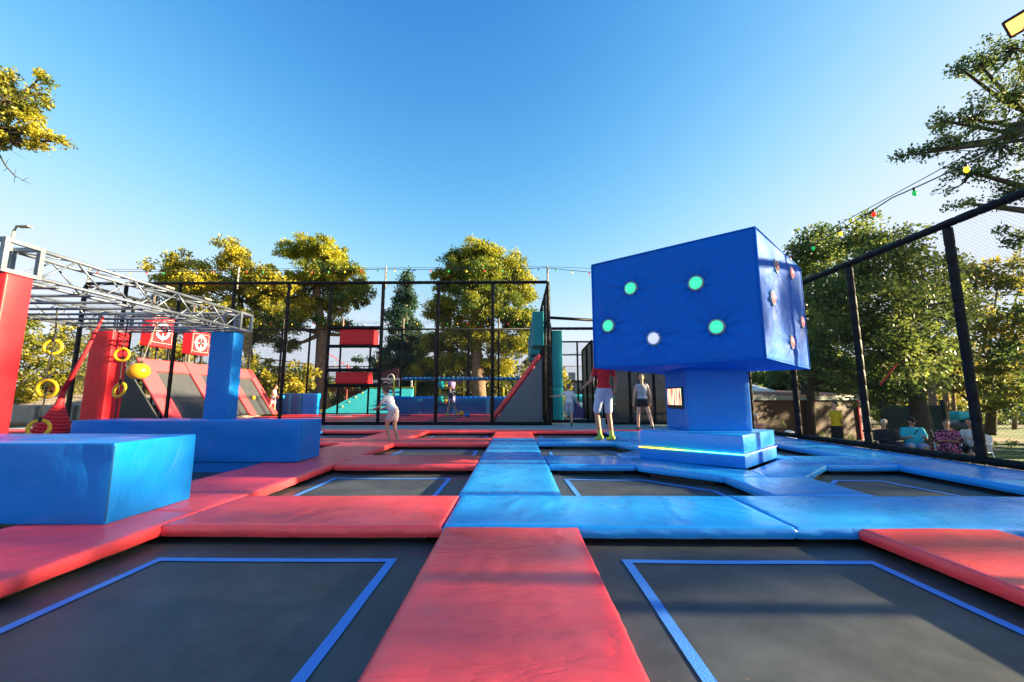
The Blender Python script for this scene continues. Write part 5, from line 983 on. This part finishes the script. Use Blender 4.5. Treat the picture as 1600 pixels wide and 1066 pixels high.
    if shirt:
        m_ = MB(); torso(m_, .016, low=False); el(m_, P+T*(.05-shirt_len), (.158*f_+.016, .112*f_+.016, .09+shirt_len*.6))
        for s_ in (-1, 1):
            sh, e1, wr = SH[s_]
            if sleeve_ > 0: cp(m_, sh, sh.lerp(e1, sleeve_), .060*f_, .054*f_)
        m_.build('dress' if dress else 'shirt', shirt, t, smooth=True, remesh=vx, sm=2)
    if bottom:
        m_ = MB(); el(m_, P+T*.01, (.160*f_+.014, .112*f_+.014, .125))
        for s_ in (-1, 1): hp, kn = LG[s_][:2]; cp(m_, hp, hp.lerp(kn, blen), .094*f_+.012, (.094-.03*blen)*f_+.018)
        if skirt: m_.cap(W3((LG[-1][0]+LG[1][0])/2), W3(((LG[-1][0]+LG[1][0])/2).lerp((LG[-1][1]+LG[1][1])/2, blen*1.1)), .15*k*f_, .16*k*f_, 14)
        m_.build('skirt' if skirt else 'shorts', bottom, t, smooth=True, remesh=vx, sm=2)
    if feet:
        m_ = MB()
        for s_ in (-1, 1): hp, kn, an, toe, sd_, ft = LG[s_]; m_ = MB(); cp(m_, an+sd_*.03-ft*.035, toe+ft*.01, .044, .034); cp(m_, an.lerp(kn, shoe_h), an+sd_*.01, .041, .042); m_.build('sock', feet, t, smooth=True, remesh=vx*.8, sm=1)
    HM = mat('hair', hcol, .6, bump=.8, bscale=40)
    m_ = MB()
    if hair == 'grey_short' or hair == 'short' or hair in ('bun', 'pony', 'long'):
        eh(m_, (0, -.018, .045), (.082, .092, .085)); eh(m_, (0, -.045, -.0), (.078, .062, .07))
    if hair == 'pony': 
        b0_ = hc+rotH @ Vector((0, -.10, .03))*hs_; cp(m_, b0_, b0_+Vector((0, -.05, -.10)), .03, .034); cp(m_, b0_+Vector((0, -.05, -.10)), b0_+Vector((0, -.045, -.30)), .034, .015)
    if hair == 'fly': eh(m_, (0, -.018, .045), (.082, .092, .085)); eh(m_, (0, -.045, -.0), (.080, .066, .085)); b0_ = hc+rotH @ Vector((0, -.07, .04)); cp(m_, b0_, b0_+Vector((0, -.12, .02)), .085, .06); cp(m_, b0_+Vector((0, -.12, .02)), b0_+Vector((0, -.24, -.08)), .06, .02)
    if hair == 'bun': b0_ = hc+rotH @ Vector((0, -.07, .12))*hs_; el(m_, b0_, (.042, .042, .036))
    if hair == 'long': b0_ = hc+rotH @ Vector((0, -.07, .0)); cp(m_, b0_, b0_+Vector((0, -.06, -.22)), .07, .04)
    m_.build('hair', HM, t, smooth=True, remesh=.011, sm=1)
    if cap:
        m_ = MB(); eh(m_, (0, -.008, .068), (.086, .098, .062)); eh(m_, (0, .105, .045), (.06, .065, .012)); m_.build('cap', cap, t, smooth=True, remesh=.01, sm=1)
    return t
WHT = cl('white_cotton', (.62, .64, .68)); GRY = cl('grey_cotton', (.34, .38, .45)); NAVY = cl('navy_cotton', (.02, .03, .06)); BLK = cl('black_cotton', (.012, .012, .014)); YEL = cl('yellow_cotton', (.85, .52, .01)); TRQ = cl('turquoise_cotton', (.03, .48, .60)); REDC = cl('red_cotton', (.65, .02, .03)); PNKS = cl('pink_cotton', (.70, .38, .42)); SOCKG = cl('lime_sock', (.35, .50, .10)); SOCKD = cl('dark_sock', (.03, .04, .06)); LBL = cl('light_blue_denim', (.26, .36, .60)); CORAL = cl('coral_cotton', (.70, .22, .18))
person('child in light grey shirt and shorts walking away beside the teal panel, one arm out', (1.76, 14.3, -.01), -8, 1.40, child=1, shirt=WHT, bottom=GRY, blen=.75, hcol=(.12, .08, .05), skin=SKL, feet=SOCKD, shoe_h=.15, aL=((-.2, -.9, -.45), (-.1, -1, -.1)), aR=((.1, .45, -.9), (.5, .4, -.7)), lL=((.1, -.1, -1), (-.9, -.1, -.55)), lR=((.02, .02, -1), (-.03, 0, -1)))
person('girl with a blond ponytail in striped top and black shorts, seen from behind', (3.62, 12.2, 0), -12, 1.60, shirt=striped('navy_stripes', (.03, .04, .08), (.62, .64, .68), 9), sleeve_=0, bottom=BLK, blen=.28, hair='pony', hcol=(.50, .32, .15), skin=SKL, feet=SOCKD, shoe_h=.05, aL=((.0, -.25, -1), (.15, -.1, -1)), aR=((.0, .28, -1), (.2, .05, -1)), lL=((.05, -.12, -1), (-.05, -.05, -1)), lR=((-.1, .25, -1), (-.2, .2, -1)))
person('jumper in red shirt and pale shorts, upper body hidden behind the big cube', (1.58, 7.65, .16), 20, 1.66, fat=.88, shirt=REDC, bottom=cl('pale_shorts', (.42, .50, .66)), blen=.85, skin=SKM, feet=SOCKG, shoe_h=.25, aL=((.2, -.3, -.9), (.6, -.1, -.3)), aR=((.1, .5, -.8), (.5, .2, -.5)), lL=((.25, -.08, -1), (-.25, 0, -1)), lR=((.1, .10, -1), (-.2, 0, -1)))
person('child in white top and shorts landing bent forward on the third left cross mat', (-2.72, 9.25, 0), 68, 1.30, child=1, hz=.84, lean=30, shirt=WHT, bottom=cl('cream_shorts', (.55, .44, .46)), blen=.5, hair='fly', hcol=(.09, .05, .03), skin=SK, aL=((.4, -.15, -.8), (.9, .1, -.3)), aR=((.4, .15, -.8), (.9, -.1, -.3)), lL=((.35, -.05, -.95), (-.3, 0, -1)), lR=((.1, .08, -1), (-.35, 0, -1)))
person('boy in navy shirt and black cap striding on the far court towards the rollers', (-3.5, 22.3, .02), 85, 1.58, child=1, shirt=NAVY, bottom=striped('sport_shorts', (.02, .02, .03), (.55, .55, .58), 2.2, 'X'), blen=.8, cap=BLK, skin=SK, feet=SOCKG, lean=8, aL=((.7, -.1, -.6), (.9, 0, .05)), aR=((-.1, .15, -1), (.7, .1, -.6)), lL=((.35, -.05, -1), (.1, 0, -1)), lR=((-.35, .1, -1), (-.6, .1, -1)))
person('girl in white top and pink shorts holding a blue ball by the sloped trampolines', (-13.65, 23.35, .06), -80, 1.60, child=1, shirt=WHT, sleeve_=0, bottom=PNKS, blen=.6, hair='bun', hcol=(.06, .03, .02), skin=SK, head=(25, 0), lean=4, aL=((.3, -.1, -1), (1, -.1, -.3)), aR=((.2, .1, -1), (1, .1, -.5)), lL=((.15, -.05, -1), (.05, 0, -1)), lR=((-.25, .1, -1), (-.25, .1, -1)))
o = MB().ell((0, 0, 0), (.11,)*3, 16, 12).build('play_ball', M['blue_box'], smooth=True); o.location = (-13.1, 23.3, 1.0); tag(o, 'blue ball held by the girl in pink shorts', 'ball')
person('child lying at the foot of the nearest sloped trampoline, arm over the head', (-14.1, 17.5, -.62), -80, 1.35, child=1, hz=.62, lean=-52, shirt=NAVY, bottom=NAVY, blen=.5, skin=SK, hcol=(.05, .03, .02), head=(40, 30), aL=((-.3, -.8, .5), (-.2, .5, .9)), aR=((-.5, .5, .6), (.3, -.9, .5)), lL=((.8, -.1, .42), (.6, 0, -.8)), lR=((.85, .1, .3), (.6, 0, -.8)))
person('man in bright yellow shirt and black shorts standing with hands behind his back', (10.45, 14.0, gz), 95, 1.76, shirt=YEL, shirt_len=.02, bottom=BLK, blen=.85, hcol=(.06, .04, .03), skin=SKL, aL=((-.25, -.1, -1), (-.35, .75, -.5)), aR=((-.25, .15, -1), (-.35, -.75, -.5)), feet=BLK)
SIT = dict(hz=.50, lL=((1, -.12, .02), (.02, -.02, -1)), lR=((1, .12, .02), (.02, .02, -1)))
person('grey haired person in coral tank top sitting by the hut, hand at chin', (7.42, 13.22, gz+.12), 165, 1.66, shirt=CORAL, sleeve_=0, bottom=LBL, blen=.9, hair='short', hcol=(.5, .5, .5), skin=SKL, fat=1.1, **SIT, aL=((.5, -.1, -.8), (.3, .35, .9)), aR=((.5, .1, -.9), (.6, -.6, -.1)))
person('woman in black with light short hair sitting on the left end of the bench', (10.78, 12.6, gz), 170, 1.66, shirt=BLK, sleeve_=.9, bottom=BLK, blen=1.0, skirt=True, hair='short', hcol=(.60, .50, .35), skin=SKL, fat=1.22, **SIT, head=(10, -30), aL=((.3, -.25, -.9), (.7, .2, -.5)), aR=((.25, .3, -.9), (.5, .0, -.8)))
person('man in turquoise shirt, blue shorts and black cap looking at a phone on the bench', (11.52, 12.52, gz), 150, 1.76, shirt=TRQ, shirt_len=.02, sleeve_=.7, bottom=LBL, blen=.75, cap=BLK, hcol=(.03, .02, .02), skin=SK, fat=1.28, **SIT, head=(22, 20), aL=((.5, -.2, -.8), (.7, .35, .25)), aR=((.45, .25, -.85), (.8, -.45, .15)))
o = MB().box(-.04, .04, -.006, .006, -.075, .075).build('mobile_phone', M['black'], bevel=.005); o.location = (11.2, 12.05, -.02); o.rotation_euler = (.6, .1, .5); tag(o, 'dark phone held by the man in the turquoise shirt', 'phone')
person('woman in pink and black patterned dress sitting with folded arms', (12.05, 12.05, gz), 135, 1.68, shirt=printed('pink_print', (.03, .01, .02), (.72, .13, .28), 22), sleeve_=.95, shirt_len=.05, bottom=printed('pink_print_skirt', (.03, .01, .02), (.72, .13, .28), 22), blen=1.0, skirt=True, hair='long', hcol=(.09, .04, .025), skin=SK, fat=1.22, **SIT, aL=((.5, -.2, -.85), (.5, .9, .05)), aR=((.5, .2, -.85), (.5, -.9, .05)))
person('man in white shirt and black shorts sitting on a white chair behind the fence post', (12.45, 11.75, gz), 105, 1.76, shirt=cl('white_tee', (.66, .66, .66)), sleeve_=.7, bottom=BLK, blen=.9, hcol=(.04, .03, .02), skin=SK, fat=1.15, **SIT, lean=6, aL=((.5, -.2, -.8), (.75, .5, .3)), aR=((.5, .2, -.8), (.8, -.5, .2)))
person('woman in grey top and dark shorts bending forward at the right edge of the picture', (10.72, 8.9, gz), -75, 1.66, hz=.88, lean=55, shirt=striped('grey_rib', (.30, .38, .44), (.50, .58, .62), 30), sleeve_=.5, bottom=NAVY, blen=.5, hair='long', hcol=(.08, .05, .03), skin=SKL, fat=1.15, aL=((.6, -.2, -.8), (.6, 0, -.8)), aR=((.6, .2, -.8), (.6, 0, -.8)), lL=((.05, -.06, -1), (-.1, 0, -1)), lR=((.2, .06, -1), (-.1, 0, -1)))
